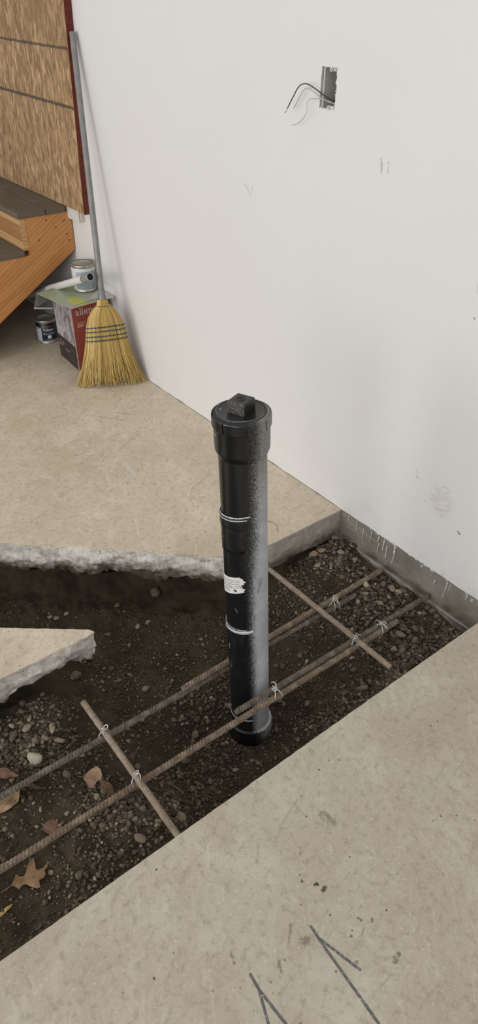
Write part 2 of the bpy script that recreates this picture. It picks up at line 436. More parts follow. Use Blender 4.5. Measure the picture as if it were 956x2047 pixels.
# ------------------------------------------------------------------ materials
WALL, SOIL = mat_wall(), mat_soil()
CONC = mat_concrete('slab_concrete', (1.13, 1.12, 1.07)); CONC_LIT = mat_concrete('lit_concrete', (1.42, 1.37, 1.28))  # second copy carries the brighter light on the far floor in its colour
PIPE = mat_pipe()
BLACK = plain('black_film', (.010, .0105, .012), .34, 0, .5, 60, .4, .3)
CHALK = plain('grey_white_residue', (.50, .51, .52), .7, 0, .3, 120, .25)
PAPER = plain('torn_paper', (.66, .655, .63), .75, 0, .2, 60, .08)
INK = mat_soft('printed_ink', (.11, .11, .12), .7)
RUST = mat_rebar('rusty_ribbed_steel', (.34, .27, .20), (.15, .112, .08), (.21, .14, .095))
DUSTY = mat_rebar('dusty_steel_rod', (.38, .31, .235), (.22, .17, .125), (.27, .205, .15))
GREYBAR = mat_rebar('grey_ribbed_steel', (.25, .22, .175), (.10, .085, .068), (.17, .125, .088))
WIRE = plain('pale_wire', (.62, .62, .60), .45, .1, .4)

# ------------------------------------------------------------------ the setting: slabs
def slab(name, outline, bottom, rough, label, seed=0, under=.03, mat=None):
    """outline (counter-clockwise); every edge finely sampled, the sides broken and undercut"""
    pts = []
    for i, a in enumerate(outline):
        b = outline[(i+1) % len(outline)]; A, B = Vector(a), Vector(b); L = (B-A).length
        amp = rough[i] if hasattr(rough, '__len__') else rough
        n = max(1, int(L/(.006 if amp > 0 else .5)))
        if L > 1.6 and amp <= 0: n = 1
        for k in range(n): pts.append((A+(B-A)*k/n, amp))
    N = len(pts); P = [p for p, _ in pts]; V = []; F = []
    rows = [0, -.004]+[-.012-.008*q for q in range(16)]
    rows = [r for r in rows if r > bottom+.004]+[bottom]
    nor = []
    for i in range(N):
        t = (P[(i+1) % N]-P[i-1]).normalized(); nor.append(Vector((t.y, -t.x)))
    for j, z in enumerate(rows):
        u = z/bottom
        for i in range(N):
            amp = pts[i][1]; p = P[i]; q = Vector((p.x*9+seed, p.y*9, z*16))
            d = 0.
            if amp > 0:
                big = noise.fractal(q, .9, 2.0, 4); sm = noise.fractal(q*5, .9, 2.0, 3)
                d = amp*(big*(.25+1.0*u)+.35*sm*(.35+u)+.22*noise.fractal(q*14, .8, 2, 3))
                if j == 0: d = amp*.22*noise.noise(q*4)
                if j == 1: d = amp*.22*noise.noise(q*4)+.001
                d -= under*(amp/.016)*max(0, u-.45)**1.5
            zz = z
            if j == len(rows)-1 and amp > 0: zz = z+.028*noise.fractal(Vector((p.x*7, p.y*7, 3+seed)), .8, 2, 4)*(amp/.016)
            V.append((p.x+nor[i].x*d, p.y+nor[i].y*d, zz))
    R = len(rows)
    F.append(tuple(range(N)))
    for j in range(R-1):
        for i in range(N):
            i2 = (i+1) % N
            F.append((j*N+i, (j+1)*N+i, (j+1)*N+i2, j*N+i2))
    F.append(tuple((R-1)*N+i for i in range(N-1, -1, -1)))
    o = mk(name, V, F, mat or CONC, None, True, kind='structure', label=label)
    o.data.set_sharp_from_angle(angle=math.radians(48)); return o

slab('floor', [(-.722, 1.588), (-.724, 1.2), (-.7245, .7), (-.724, .3), (-.726, -.2), (-.726, -1.6), (-.726, -6.5), (5.5, -6.5), (5.5, 1.588)], -.10,
     [.0035, .0045, .0045, .003, .003, 0, 0, 0, 0], 'near concrete slab with two marker arrows, along the trench', 3.1, 0)
far = [(-4.5, 1.588), (-4.5, -6.5), (-2.3, -6.5), (-2.3, -2.2), (-2.75, -1.4), (-2.6, -.2), (-1.96, .505), (-1.822, .66), (-1.653, .849), (-1.535, .971), (-1.443, 1.068), (-1.412, 1.118),
       (-1.390, 1.178), (-1.380, 1.26), (-1.377, 1.588)]
slab('floor', far, -.118, [0, 0, 0, 0, 0, 0, .016, .018, .018, .016, .013, .009, .005, .004, 0], 'far concrete slab under the stairs and broom', 0, .03, CONC_LIT)
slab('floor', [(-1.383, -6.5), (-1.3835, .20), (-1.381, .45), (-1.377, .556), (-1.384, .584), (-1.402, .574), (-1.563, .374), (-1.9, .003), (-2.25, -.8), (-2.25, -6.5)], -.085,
     [0, .012, .014, .014, .012, .010, .008, 0, 0, 0], 'broken slab corner jutting into the trench', 7.7, .012, CONC_LIT)

# ------------------------------------------------------------------ the setting: walls
def jag_rect(x0, x1, z0, z1, n, amp, seed):
    pts = []
    for (ax, az), (bx, bz) in (((x0, z0), (x1, z0)), ((x1, z0), (x1, z1)), ((x1, z1), (x0, z1)), ((x0, z1), (x0, z0))):
        for k in range(n):
            t = k/n; j = 0 if k == 0 else 1
            pts.append((ax+(bx-ax)*t+j*amp*noise.noise((seed+k*.9, ax*50, 1)), az+(bz-az)*t+j*amp*noise.noise((seed+k*.7, az*50, 5))))
    return pts
hx0, hx1, hz0, hz1 = -1.645, -1.585, 1.245, 1.343
def wall_main():
    bm = bmesh.new(); YF, YB = 1.588, 1.601
    lowz = [(-4.5+k*.02, .002+(.0035*noise.noise((k*.31, 2, 2)) if -70 < 0 else 0)) for k in range(int(7.9/.02)+1)]
    outer = [(x, z) for x, z in lowz]+[(3.4, 2.7), (-4.5, 2.7)]
    hole = jag_rect(hx0, hx1, hz0, hz1, 9, .0045, 4.2)
    def loop(pts, y):
        vs = [bm.verts.new((x, y, z)) for x, z in pts]
        es = [bm.edges.new((vs[i], vs[(i+1) % len(vs)])) for i in range(len(vs))]
        return vs, es
    vo, eo = loop(outer, YF); vh, eh = loop(hole, YF)
    bmesh.ops.triangle_fill(bm, use_beauty=True, use_dissolve=False, edges=eo+eh, normal=(0, -1, 0))
    for vs in (vo, vh):
        vb = [bm.verts.new((v.co.x, YB, v.co.z)) for v in vs]
        for i in range(len(vs)):
            i2 = (i+1) % len(vs); bm.faces.new((vs[i], vs[i2], vb[i2], vb[i]))
    return mkb('wall_back', bm, WALL, kind='structure', label='white painted drywall with a cut hole for a switch box')
wall_main()
mkb('wall_left_added', box_bm((-4.62, -1.6, -.1), (-4.5, 1.70, 2.7), 0), plain('added_wall_paint', (.70, .69, .67), .75, 0, .2, 4, .02, .05), kind='structure')  # unseen wall, added to keep the space under the stairs dark
mkb('wall_cavity', box_bm((-4.5, 1.70, -.3), (3.4, 1.74, 2.7), 0), plain('grey_sheathing', (.16, .15, .14), .9), kind='structure', label='dark sheathing inside the wall behind the drywall')

def mat_stem():
    g = G('foundation_concrete')
    c = g.mix(g.ramp(g.noise(7, 6, .65), .3, .7), (.165, .150, .122), (.26, .24, .20))
    c = g.mix(g.math('MULTIPLY', g.ramp(g.noise(5, 6, .7, 1, co=g.map((1, 1, 5))), .5, .7), .5), c, (.34, .32, .28))
    c = g.mix(g.math('MULTIPLY', g.ramp(g.noise(28, 5, .7), .56, .72), .7), c, (.10, .08, .06))
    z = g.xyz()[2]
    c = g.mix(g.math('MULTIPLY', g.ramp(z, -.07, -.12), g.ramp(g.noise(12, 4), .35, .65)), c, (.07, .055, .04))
    y = g.xyz()[1]
    c = g.mix(g.math('MULTIPLY', g.math('MULTIPLY', g.math('MULTIPLY', g.ramp(y, 1.576, 1.572), .6), g.ramp(z, -.1125, -.110)), g.ramp(g.noise(30, 4), .38, .55)), c, (.40, .37, .32))
    return g.out(c, .85, g.bump(g.noise(50, 6, .7), .35, .002), spec=.2)
STEM = mat_stem()
def stem():
    V, F = [], []; nx = 140; zs = [.0015, -.02, -.05, -.08, -.106]
    for i in range(nx+1):
        x = -1.40+.78*i/nx
        for z in zs: V.append((x, 1.590+.0025*noise.fractal(Vector((x*12, z*20, 0)), .9, 2, 3), z))
        # the shelf, then the rough front of the footing below it
        s = noise.fractal(Vector((x*16, 1, 4)), .9, 2, 4)
        V.append((x, 1.571+.004*s, -.1065+.003*noise.noise((x*43, 3, 3)))); V.append((x, 1.5695+.004*s, -.1105)); V.append((x, 1.568+.004*s, -.15)); V.append((x, 1.56, -.4))
    m_ = len(zs)+4
    for i in range(nx):
        for j in range(m_-1): F.append((i*m_+j, i*m_+j+1, (i+1)*m_+j+1, (i+1)*m_+j))
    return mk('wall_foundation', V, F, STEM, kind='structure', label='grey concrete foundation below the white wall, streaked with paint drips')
st = stem()
PAINT = plain('dripped_white_paint', (.60, .59, .56), .5)
def drip(x, z0, ln, wd, lean=0.):
    n = 9; V = []; F = []
    for k in range(n):
        t = k/(n-1); z = z0-ln*t
        h = .44*wd*(1.35-1.05*t) if t < .8 else wd*(.55 if t < .95 else .15)
        xx = x+lean*ln*t+.0015*noise.noise((x*40, t*4, 2))
        for s, d in ((-1, 0), (-.5, .0016), (.5, .0016), (1, 0)): V.append((xx+s*h, 1.5895-.0022-d, z))
    for k in range(n-1):
        for j in range(3): F.append((k*4+j, k*4+j+1, k*4+5+j, k*4+4+j))
    mk('paint_drip', V, F, PAINT, st, True)
for x, z0, ln, wd, le in ((-1.335, -.002, .022, .004, 0), (-1.296, -.001, .045, .0035, .05), (-1.262, -.012, .048, .003, 0), (-1.222, -.002, .05, .004, -.1), (-1.19, -.004, .026, .005, -.1),
                          (-1.186, -.03, .042, .0035, -.05), (-1.165, -.002, .05, .006, -.05), (-1.150, -.02, .055, .004, 0), (-1.118, -.003, .03, .008, 0), (-1.115, -.02, .06, .0045, -.05),
                          (-.895, -.002, .072, .0042, -.08), (-.882, -.002, .03, .003, -.1), (-.94, -.025, .025, .004, -.1), (-.82, -.003, .022, .006, 0), (-.80, -.002, .016, .010, 0), (-.765, -.002, .014, .012, 0), (-.745, .0, .06, .004, -.1), (-1.00, -.001, .012, .012, 0)):
    drip(x, z0, ln, wd, le)
# white lime crust along the wall foot
def crust():
    parts = []
    for k in range(12):
        x = random.uniform(-1.33, -.74); s = random.uniform(.003, .008)
        n = 7; V = [(x+s*1.6*math.cos(a)*random.uniform(.6, 1.1), 1.5868-.0012*(q % 2), .004+s*.5*math.sin(a)*random.uniform(.5, 1.2)-.003) for q, a in enumerate([2*PI*i/n for i in range(n)])]
        V.append((x, 1.5845, .002)); parts.append((V, [(i, (i+1) % n, n) for i in range(n)]))
    V, F = join(parts); mk('paint_crust', V, F, PAINT, st, True, kind='stuff')
crust()
WT = mat_soft('white_trim_paint', (.66, .645, .61), .45)
mkb('trim_1', box_bm((-3.30, 1.566, .612), (-3.172, 1.588, .70), .002), WT, kind='structure', label='white trim end below the strand board')
mkb('trim_2', box_bm((-3.168, 1.572, .618), (-3.150, 1.588, .70), .002), plain('beige_trim', (.55, .52, .46), .5), kind='structure')

# ------------------------------------------------------------------ the soil in the trench
def soil(x, y):
    g = lambda cx, cy, r, a: a*np.exp(-((x-cx)**2+(y-cy)**2)/r**2)
    z = -.285+g(-1.04, .88, .24, -.088)
    z = z+.17*sst(1.05, 1.5, y)*sst(-1.62, -1.36, x)*(1-.12*sst(-1.2, -.85, x))
    z = z+g(-.84, .45, .17, .085)+g(-.76, 1.15, .17, .07)
    z = z+.145*sst(.66, .22, y)*sst(-1.75, -1.3, x)
    z = z+g(-1.38, .42, .13, .06)
    d = (-.73*(x+1.535)+.68*(y-.971))
    z = np.where(y < 1.25, z+.12*sst(.03, .25, d), z+.12*sst(-1.39, -1.5, x)*(x < -1.38))
    d2 = (.73*(x+1.47)-.68*(y-.477))
    z = z+.05*sst(-1.42, -1.6, x)*sst(.0, .2, d2)
    return np.minimum(z, -.098)
SX0, SX1, SY0, SY1, SH = -2.7, -.5, -.75, 1.60, .0065
nx, ny = int((SX1-SX0)/SH), int((SY1-SY0)/SH)
gx, gy = np.meshgrid(SX0+SH*np.arange(nx), SY0+SH*np.arange(ny), indexing='ij')
gz = soil(gx, gy)
bump_ = np.array([.020*noise.fractal(Vector((a*5, b*5, 0)), .9, 2, 3)+.0085*noise.fractal(Vector((a*26, b*26, 5)), .7, 2, 3) for a, b in zip(gx.ravel(), gy.ravel())]).reshape(gx.shape)
under_ = ((gx > -.735) | (gx < -1.37)).astype(float)
gz = gz+bump_*np.where(gx > -.8, .5, 1)
gz = np.where((gx > -.74), np.minimum(gz, -.108), gz)
hid = (((-.73*(gx+1.535)+.68*(gy-.971)) > -.02) & (gx < -1.36)) | ((gx < -1.37) & ((.73*(gx+1.47)-.68*(gy-.477)) > -.02)) | ((gx < -1.36) & (gy > 1.1))
gz = np.where(hid, np.minimum(gz, -.135), gz)
def soil_z(x, y):
    fx, fy = (x-SX0)/SH, (y-SY0)/SH; i, j = int(fx), int(fy)
    i = min(max(i, 0), nx-2); j = min(max(j, 0), ny-2); a, b = fx-i, fy-j
    return float(gz[i, j]*(1-a)*(1-b)+gz[i+1, j]*a*(1-b)+gz[i, j+1]*(1-a)*b+gz[i+1, j+1]*a*b)
idx = np.arange(nx*ny).reshape(nx, ny)
quads = np.stack([idx[:-1, :-1], idx[1:, :-1], idx[1:, 1:], idx[:-1, 1:]], -1).reshape(-1, 4)
def np_mesh(name, V, F):
    me = bpy.data.meshes.new(name); k = F.shape[1]
    me.vertices.add(len(V)); me.vertices.foreach_set('co', np.ascontiguousarray(V, dtype=np.float32).ravel())
    me.loops.add(F.size); me.loops.foreach_set('vertex_index', F.astype(np.int32).ravel())
    me.polygons.add(len(F)); me.polygons.foreach_set('loop_start', np.arange(0, F.size, k, dtype=np.int32))
    me.polygons.foreach_set('use_smooth', np.ones(len(F), bool))
    me.update(calc_edges=True); me.validate(); return me
mk('ground', [(-3.3, -6.6, -.262), (-.5, -6.6, -.262), (-.5, SY0+.01, -.262), (-2.69, SY0+.01, -.262), (-2.69, 1.6, -.262), (-3.3, 1.6, -.262)], [(0, 1, 2, 3), (0, 3, 4, 5)], SOIL, kind='structure', label='soil farther along the trench')
link('ground', np_mesh('ground', np.stack([gx, gy, gz], -1).reshape(-1, 3), quads), SOIL, kind='structure', label='dark damp soil bottom of the trench')

# ------------------------------------------------------------------ black drain pipe
B0, T0 = Vector((-1.043, .9100, -.397)), Vector((-1.083, .8815, .658))
pipe = thing('drain_pipe', 'tall black plastic drain pipe standing in the trench with a screwed cleanout cap', 'pipe', B0)
pipe.rotation_mode = 'QUATERNION'; pipe.rotation_quaternion = Vector((0, 0, 1)).rotation_difference(T0-B0)
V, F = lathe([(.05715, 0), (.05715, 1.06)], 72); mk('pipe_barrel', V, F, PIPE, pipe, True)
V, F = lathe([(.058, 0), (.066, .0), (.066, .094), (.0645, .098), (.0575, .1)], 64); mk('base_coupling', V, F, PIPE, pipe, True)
# hub of the cleanout fitting
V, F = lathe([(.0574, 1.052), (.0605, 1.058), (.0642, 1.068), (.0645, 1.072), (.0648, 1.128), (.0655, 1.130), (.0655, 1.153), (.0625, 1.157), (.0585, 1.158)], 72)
hub = mk('cleanout_hub', V, F, PIPE, pipe, True)
ang0 = math.radians(-75)
for k in range(8):
    a0 = ang0+k*math.radians(45)+.04; a1 = ang0+(k+1)*math.radians(45)-.04
    V = []; F = []; n = 8
    for r, z in ((.0650, 1.127), (.0676, 1.1275), (.0682, 1.129), (.0682, 1.153), (.0674, 1.155), (.0650, 1.1555)):
        for q in range(n+1):
            a = a0+(a1-a0)*q/n; V.append((r*math.cos(a), r*math.sin(a), z))
    for i in range(5):
        for q in range(n): F.append((i*(n+1)+q, i*(n+1)+q+1, (i+1)*(n+1)+q+1, (i+1)*(n+1)+q))
    F.append(tuple(i*(n+1) for i in range(6))[::-1]); F.append(tuple(i*(n+1)+n for i in range(6)))
    mk('hub_lug', V, F, PIPE, hub)
PLUGM = plain('black_plug_plastic', (.0095, .010, .011), .30, 0, .5, 90, .4, .25)
V, F = lathe([(.0585, 1.150), (.0585, 1.1585), (.0578, 1.1605), (.0552, 1.1610), (.0545, 1.1592), (.052, 1.1586), (.0, 1.1588)], 64)
plug = mk('cleanout_plug', V, F, PLUGM, pipe, True)
V, F = lathe([(.0553, 1.1608), (.0560, 1.1617), (.0572, 1.1612), (.0577, 1.1604)], 64, math.radians(-150), math.radians(25)); mk('dusty_rim', V, F, plain('rim_dust', (.12, .123, .128), .6, 0, .3, 140, .5), plug, True, label='grey dusty rim of the plug')
def mat_head():
    g = G('plug_head_plastic')
    x, y, z = g.xyz(); nn = g.add('ShaderNodeTexCoord').outputs['Normal']
    nx_, ny_, nz_ = g.xyz(nn)
    sp = g.noise(560, 2, .8)
    f = g.math('MULTIPLY', g.ramp(g.math('ADD', g.math('MULTIPLY', nx_, .35), g.math('MULTIPLY', ny_, -1)), .35, .8), g.ramp(sp, .47, .62))
    f = g.math('ADD', f, g.math('MULTIPLY', g.ramp(nz_, .5, .9), g.math('MULTIPLY', g.ramp(sp, .60, .70), .35)))
    return g.out(g.mix(f, (.010, .0105, .011), (.20, .19, .175)), .36, spec=.5)
def sq_head():
    bm = bmesh.new(); a = math.radians(-26); P = [Vector((.0325*math.cos(a+k*PI/2), .0325*math.sin(a+k*PI/2), 0)) for k in range(4)]
    lo = [bm.verts.new((p.x, p.y, 1.1575)) for p in P]; hi = [bm.verts.new((p.x*.97, p.y*.97, 1.187)) for p in P]
    for k in range(4): bm.faces.new((lo[k], lo[(k+1) % 4], hi[(k+1) % 4], hi[k]))
    bm.faces.new(hi); bm.faces.new(lo[::-1])
    bmesh.ops.bevel(bm, geom=bm.edges[:], offset=.0022, segments=3, affect='EDGES', profile=.6)
    return bm
head = mkb('square_head', sq_head(), mat_head(), plug, True)
head.data.polygons.foreach_set('use_smooth', [False]*len(head.data.polygons))
V, F = join([tube_data([(.0105*math.cos(t)*.95-.001, .0105*math.sin(t), 1.1872) for t in [2*PI*k/28 for k in range(29)]], .0011, 6, False),
             tube_data([(-.006, -.004, 1.1872), (.0, .005, 1.1872), (.006, -.003, 1.1872)], .0009, 6)])
mk('raised_mark', V, F, PLUGM, head, True)
V, F = tube_data([(-.038, -.030, 1.1592), (-.030, -.036, 1.1592)], .0012, 6); mk('moulded_tick', V, F, CHALK, plug, True)

def patch(name, mat, r, a0, a1, z0f, z1f, n=40, mz=10, edge=None, parent=pipe, label=None, th=.0012):
    """a curved skin round the pipe between angles a0..a1 (degrees); z0f, z1f: height as functions of s in 0..1; edge(t): raggedness of the far side in degrees"""
    V = []; F = []
    for layer, rr in ((0, r), (1, r-th)):
        for j in range(mz+1):
            t = j/mz
            e = edge(t) if edge else 0.
            for k in range(n+1):
                s = k/n; a = math.radians(a0+(a1+e-a0)*s)
                z = z0f(s)+(z1f(s)-z0f(s))*t
                q = rr+(.0006*noise.noise((a*9, z*60, 1)) if layer == 0 else 0)
                V.append((q*math.cos(a), q*math.sin(a), z))
    M_ = (n+1)*(mz+1)
    for j in range(mz):
        for k in range(n):
            i = j*(n+1)+k; F.append((i, i+1, i+n+2, i+n+1)); F.append((M_+i, M_+i+n+1, M_+i+n+2, M_+i+1))
    rim = [k for k in range(n+1)]+[j*(n+1)+n for j in range(1, mz+1)]+[mz*(n+1)+k for k in range(n-1, -1, -1)]+[j*(n+1) for j in range(mz-1, 0, -1)]
    for i in range(len(rim)):
        a, b = rim[i], rim[(i+1) % len(rim)]; F.append((a, M_+a, M_+b, b))
    return mk(name, V, F, mat, parent, True, label=label)
lin = lambda a, b: (lambda s: a+(b-a)*s)
# three windings of black film, each with a pale sprayed line along its upper edge
w1 = patch('film_wrap', BLACK, .0591, -175, -32, lin(.770, .795), lin(.875, .908), edge=lambda t: -9+11*t+2*math.sin(t*9), label='black film wound round the middle of the pipe')
patch('film_wrap', BLACK, .0612, -172, -34, lin(.855, .868), lin(.882, .902), edge=lambda t: -6*(1-t), label='puckered upper fold of black film', th=.0025)
w2 = patch('film_wrap', BLACK, .0588, -175, -42, lin(.445, .468), lin(.500, .522), edge=lambda t: -8+10*t, label='short band of black film below the paper label')
w3 = patch('film_wrap', BLACK, .0588, -175, -32, lin(.098, .102), lin(.138, .151), edge=lambda t: -4+3*t, label='black film band above the base coupling')
patch('sprayed_line', CHALK, .0600, -165, -24, lin(.882, .905), lin(.886, .9085), mz=2, parent=w1)
patch('sprayed_line', CHALK, .0616, -165, -32, lin(.875, .897), lin(.8775, .8995), mz=2, parent=w1)
patch('sprayed_line', CHALK, .0600, -170, -22, lin(.500, .519), lin(.507, .530), mz=2, parent=w2)
patch('sprayed_line', CHALK, .0598, -140, -40, lin(.520, .529), lin(.522, .531), mz=2, parent=w2)
patch('sprayed_line', CHALK, .0598, -168, -30, lin(.139, .150), lin(.141, .1525), mz=2, parent=w3)
patch('sprayed_line', CHALK, .0598, -120, -30, lin(.145, .1525), lin(.1465, .154), mz=2, parent=w3)
patch('torn_flake', plain('grey_flake', (.30, .305, .31), .7), .0585, -8, 6, lin(.655, .69), lin(.705, .70), n=8, mz=4, edge=lambda t: 2*math.sin(t*20), label='loose grey flake on the misted side')
lab = patch('paper_label', PAPER, .0586, -178, -45, lin(.610, .666), lin(.672, .716), n=60, mz=24, edge=lambda t: 5*math.sin(t*11)+3*math.sin(t*37)-5*abs(t-.55), label='torn white paper label with rows of faint print')
def label_print():
    parts = []
    for row in range(7):
        t = .14+.115*row; s = .30
        while s < (.93 if row < 5 else .7):
            ln = random.uniform(.008, .035); n = 3; V = []
            for q in range(n+1):
                ss = s+ln*q/n; a = math.radians(-178+133*ss); zc = .610+.056*ss+(.062-.012*ss)*(1-t)
                for dz in (-.0011, .0011): V.append((.0590*math.cos(a), .0590*math.sin(a), zc+dz))
            parts.append((V, [(2*q, 2*q+2, 2*q+3, 2*q+1) for q in range(n)])); s += ln+random.uniform(.006, .02)
    V = []
    for q in range(10):
        a2 = 2*PI*q/10; a = math.radians(-178+133*.83+math.cos(a2)*5); V.append((.0591*math.cos(a), .0591*math.sin(a), .668+math.sin(a2)*.005))
    parts.append((V, [tuple(range(10))]))
    V, F = join(parts); mk('faint_print', V, F, INK, lab)
label_print()
patch('torn_scrap', CHALK, .0590, -140, -100, lin(.838, .825), lin(.842, .829), n=12, mz=3, edge=lambda t: 4*math.sin(t*30), label='pale torn scrap at the left side of the pipe')
V, F = join([tube_data([(.0598*math.cos(math.radians(a)), .0598*math.sin(math.radians(a)), z) for a, z in pts], .0004, 5) for pts in (((-70, .905-.30), (-62, .592)), ((-98, .455), (-97, .435)), ((-92, .365), (-92, .372)))])
mk('pale_fleck', V, F, CHALK, pipe, True, kind='stuff')
patch('pale_fleck', mat_soft('violet_chalk', (.30, .28, .40), .7), .0652, -112, -104, lin(1.113, 1.108), lin(1.116, 1.112), n=6, mz=2)

# ------------------------------------------------------------------ reinforcing bars
def bar_mesh(L, r, ribs):
    V, F = [], []; n = 14; rings = []
    x = 0.
    rings += [(0, r*.82), (.0012, r)]
    if ribs:
        pitch = .0098; k = .004
        while k < L-.008:
            rings += [(k, r), (k+.0016, r+.0016), (k+.0036, r+.0016), (k+.0052, r)]; k += pitch
    else:
        k = .03
        while k < L-.02:
            rings += [(k, r*(1+.05*noise.noise((k*60, r, L))))]; k += .012
    rings += [(L-.0012, r), (L, r*.82)]
    for z, q in rings:
        end = z < .003 or z > L-.003
        for i in range(n):
            th = 2*PI*i/n; qq = q
            if ribs and not end and i in (0, 7): qq = r+.0015
            sl = 0 if (end or not ribs) else .0032*math.sin(2*th)
            V.append((qq*math.cos(th), qq*math.sin(th), z+sl))
    for i in range(len(rings)-1):
        for k in range(n): F.append((i*n+k, i*n+(k+1) % n, (i+1)*n+(k+1) % n, (i+1)*n+k))
    F.append(tuple(range(n-1, -1, -1))); F.append(tuple((len(rings)-1)*n+k for k in range(n)))
    return V, F
def bar(label, p, q, r, mat, ribs, group):
    p, q = Vector(p), Vector(q); V, F = bar_mesh((q-p).length, r, ribs)
    o = mk('rebar', V, F, mat, None, ribs is False); tag(o, label, 'rebar', group)
    o.location = p; o.rotation_mode = 'QUATERNION'; o.rotation_quaternion = Vector((0, 0, 1)).rotation_difference(q-p)
    return o
RB = .0078
bar('grey ribbed rebar from the foundation, ending in front of the black pipe', (-.948, 1.582, -.100), (-.9655, .782, -.097), RB, GREYBAR, True, 'lengthwise reinforcing bars')
bar('long ribbed rebar running under the near crossbar and out past the oak leaf', (-.9325, 1.412, -.101), (-.9655, -.45, -.113), RB, RUST, True, 'lengthwise reinforcing bars')
bar('rusty rebar from the gravel by the foundation, ending left of the pipe', (-1.133, 1.560, -.104), (-1.1225, .712, -.098), RB, RUST, True, 'lengthwise reinforcing bars')
bar('long dark ribbed rebar behind the pipe, passing over the tan leaf', (-1.110, 1.408, -.118), (-1.139, -.45, -.108), RB, GREYBAR, True, 'lengthwise reinforcing bars')
bar('dusty smooth crossbar on the wall side of the pipe', (-1.395, 1.233, -.084), (-.806, 1.238, -.086), .0085, DUSTY, False, 'crosswise reinforcing bars')
bar('dusty smooth crossbar between the broken slab and the near slab', (-1.243, .462, -.084), (-.722, .452, -.0845), .0085, DUSTY, False, 'crosswise reinforcing bars')

def tie(label, c, u, seed, size=.0135):
    """a wire looped twice round the bars at c (u: bar direction) with a twisted tail"""
    rr = random.Random(seed); c = Vector(c); u = Vector(u).normalized(); w_ = u.cross(Vector((0, 0, 1))).normalized(); up_ = Vector((0, 0, 1))
    parts = []
    for j in range(2):
        tilt = rr.uniform(-.5, .5)+(.5 if j else -.5); d = (u*math.sin(tilt)*.8+w_*math.cos(tilt)).normalized()
        pts = [c+u*(.004*(j-.5))+d*math.cos(t)*size*1.15+up_*math.sin(t)*size*1.05+up_*-.004 for t in [2*PI*k/22 for k in range(23)]]
        parts.append(tube_data(pts, .0014, 6, False))
    top = c+up_*(size*.95)
    for j in range(2):
        d = Vector((rr.uniform(-1, 1), rr.uniform(-1, 1), rr.uniform(.0, .5))).normalized(); d2 = Vector((rr.uniform(-1, 1), rr.uniform(-1, 1), -.5)).normalized()
        L = rr.uniform(.016, .028)
        parts.append(tube_data(smooth_path([top, top+d*L*.35+up_*.005, top+d*L*.7+d2*.006+up_*.003, top+d*L*.8+d2*.014], 5), .0013, 6))
    e = Vector((rr.uniform(-1, 1), rr.uniform(-1, 1), .2)).normalized(); e2 = e.cross(up_).normalized()
    parts.append(tube_data([top+e*(.007+.007*math.cos(t))+e2*.005*math.sin(t)+up_*.003 for t in [2*PI*k/16 for k in range(17)]], .0014, 6, False))
    parts.append(tube_data([top+Vector((math.cos(t*2.2)*.004, math.sin(t*2.2)*.004, .0008*t)) for t in range(9)], .0016, 6))
    V, F = join(parts); tag(mk('wire_tie', V, F, WIRE, None, True), label, 'wire tie', 'wire ties on the rebar')
tie('pale wire tie on the near crossbar where it meets the dark rear rebar', (-1.1215, .460, -.090), (1, 1, 0), 1)
tie('pale wire tie on the near crossbar over the front rebar', (-.9575, .456, -.090), (1, 1, 0), 5)
tie('white wire tie on the paired rebar just right of the pipe', (-.950, .915, -.098), (.03, 1, 0), 3, .0175)
tie('pale wire tie on the far crossbar over the paired front rebar', (-.950, 1.2365, -.090), (1, 1, 0), 9, .0155)
tie('pale wire tie on the paired rear rebar in the gravel by the foundation', (-1.117, 1.31, -.106), (.03, 1, 0), 12, .0165)
tie('pale wire tie on the front rebar near the short bar end by the foundation', (-.942, 1.345, -.098), (.03, 1, 0), 17, .017)

# ------------------------------------------------------------------ broom
BB, BT = Vector((-2.735, 1.425, .0)), Vector((-3.046, 1.568, 1.358))
broom = thing('broom', 'corn broom with a grey handle leaning against the white wall', 'broom', BB)
ax = (BT-BB); LH = ax.length; ax = ax/LH
wdir = Vector((.133, .268, 0)); wdir = (wdir-ax*wdir.dot(ax)).normalized(); tdir = wdir.cross(ax).normalized()
if tdir.dot(Vector((1, -.8, .6))) < 0: tdir = -tdir
ML = plain('grey_painted_handle', (.225, .22, .215), .42, .1, .5, 30, .12)
sN = .375
V, F = tube_data([ax*s for s in (sN+.01, sN+.06, sN+.5, LH-.003, LH)], [.0145, .0135, .0125, .0118, .0095], 24); mk('handle', V, F, ML, broom, True)
V, F = tube_data([ax*s for s in (sN-.012, sN-.006, sN+.02, sN+.024, sN+.05, sN+.053)], [.0175, .019, .0175, .0165, .0150, .0142], 24)
fe = mk('ferrule', V, F, plain('grey_ferrule', (.20, .205, .215), .4, .3), broom, True)
STRAW = mat_straw()
# half width / half thickness of the head at distance s from the floor end
prof = [(.0, .150, .034), (.06, .132, .036), (.12, .113, .036), (.19, .096, .033), (.235, .090, .030), (.27, .084, .029), (.31, .070, .027), (.34, .050, .024), (.362, .027, .021), (.385, .021, .019)]
def wid(s):
    for (a, w0, t0), (b, w1_, t1) in zip(prof, prof[1:]):
        if s <= b:
            f = min(1, max(0, (s-a)/(b-a))); return w0+(w1_-w0)*f, t0+(t1-t0)*f
    return prof[-1][1:]
def hp(u, v, s):
    W, T = wid(s); return ax*s+wdir*(u*W)+tdir*(v*T)
bristles = []
rb = random.Random(11)
core_s = [.07, .12, .19, .235, .27, .31, .34, .362, .385]
V = []; n = 24
for s in core_s:
    for k in range(n):
        t = 2*PI*k/n; V.append(hp(.90*math.cos(t)*(1 if abs(math.cos(t)) < .95 else .97), .80*math.sin(t), s))
F = [(i*n+k, i*n+(k+1) % n, (i+1)*n+(k+1) % n, (i+1)*n+k) for i in range(len(core_s)-1) for k in range(n)]
F.append(tuple(range(n-1, -1, -1))); F.append(tuple((len(core_s)-1)*n+k for k in range(n)))
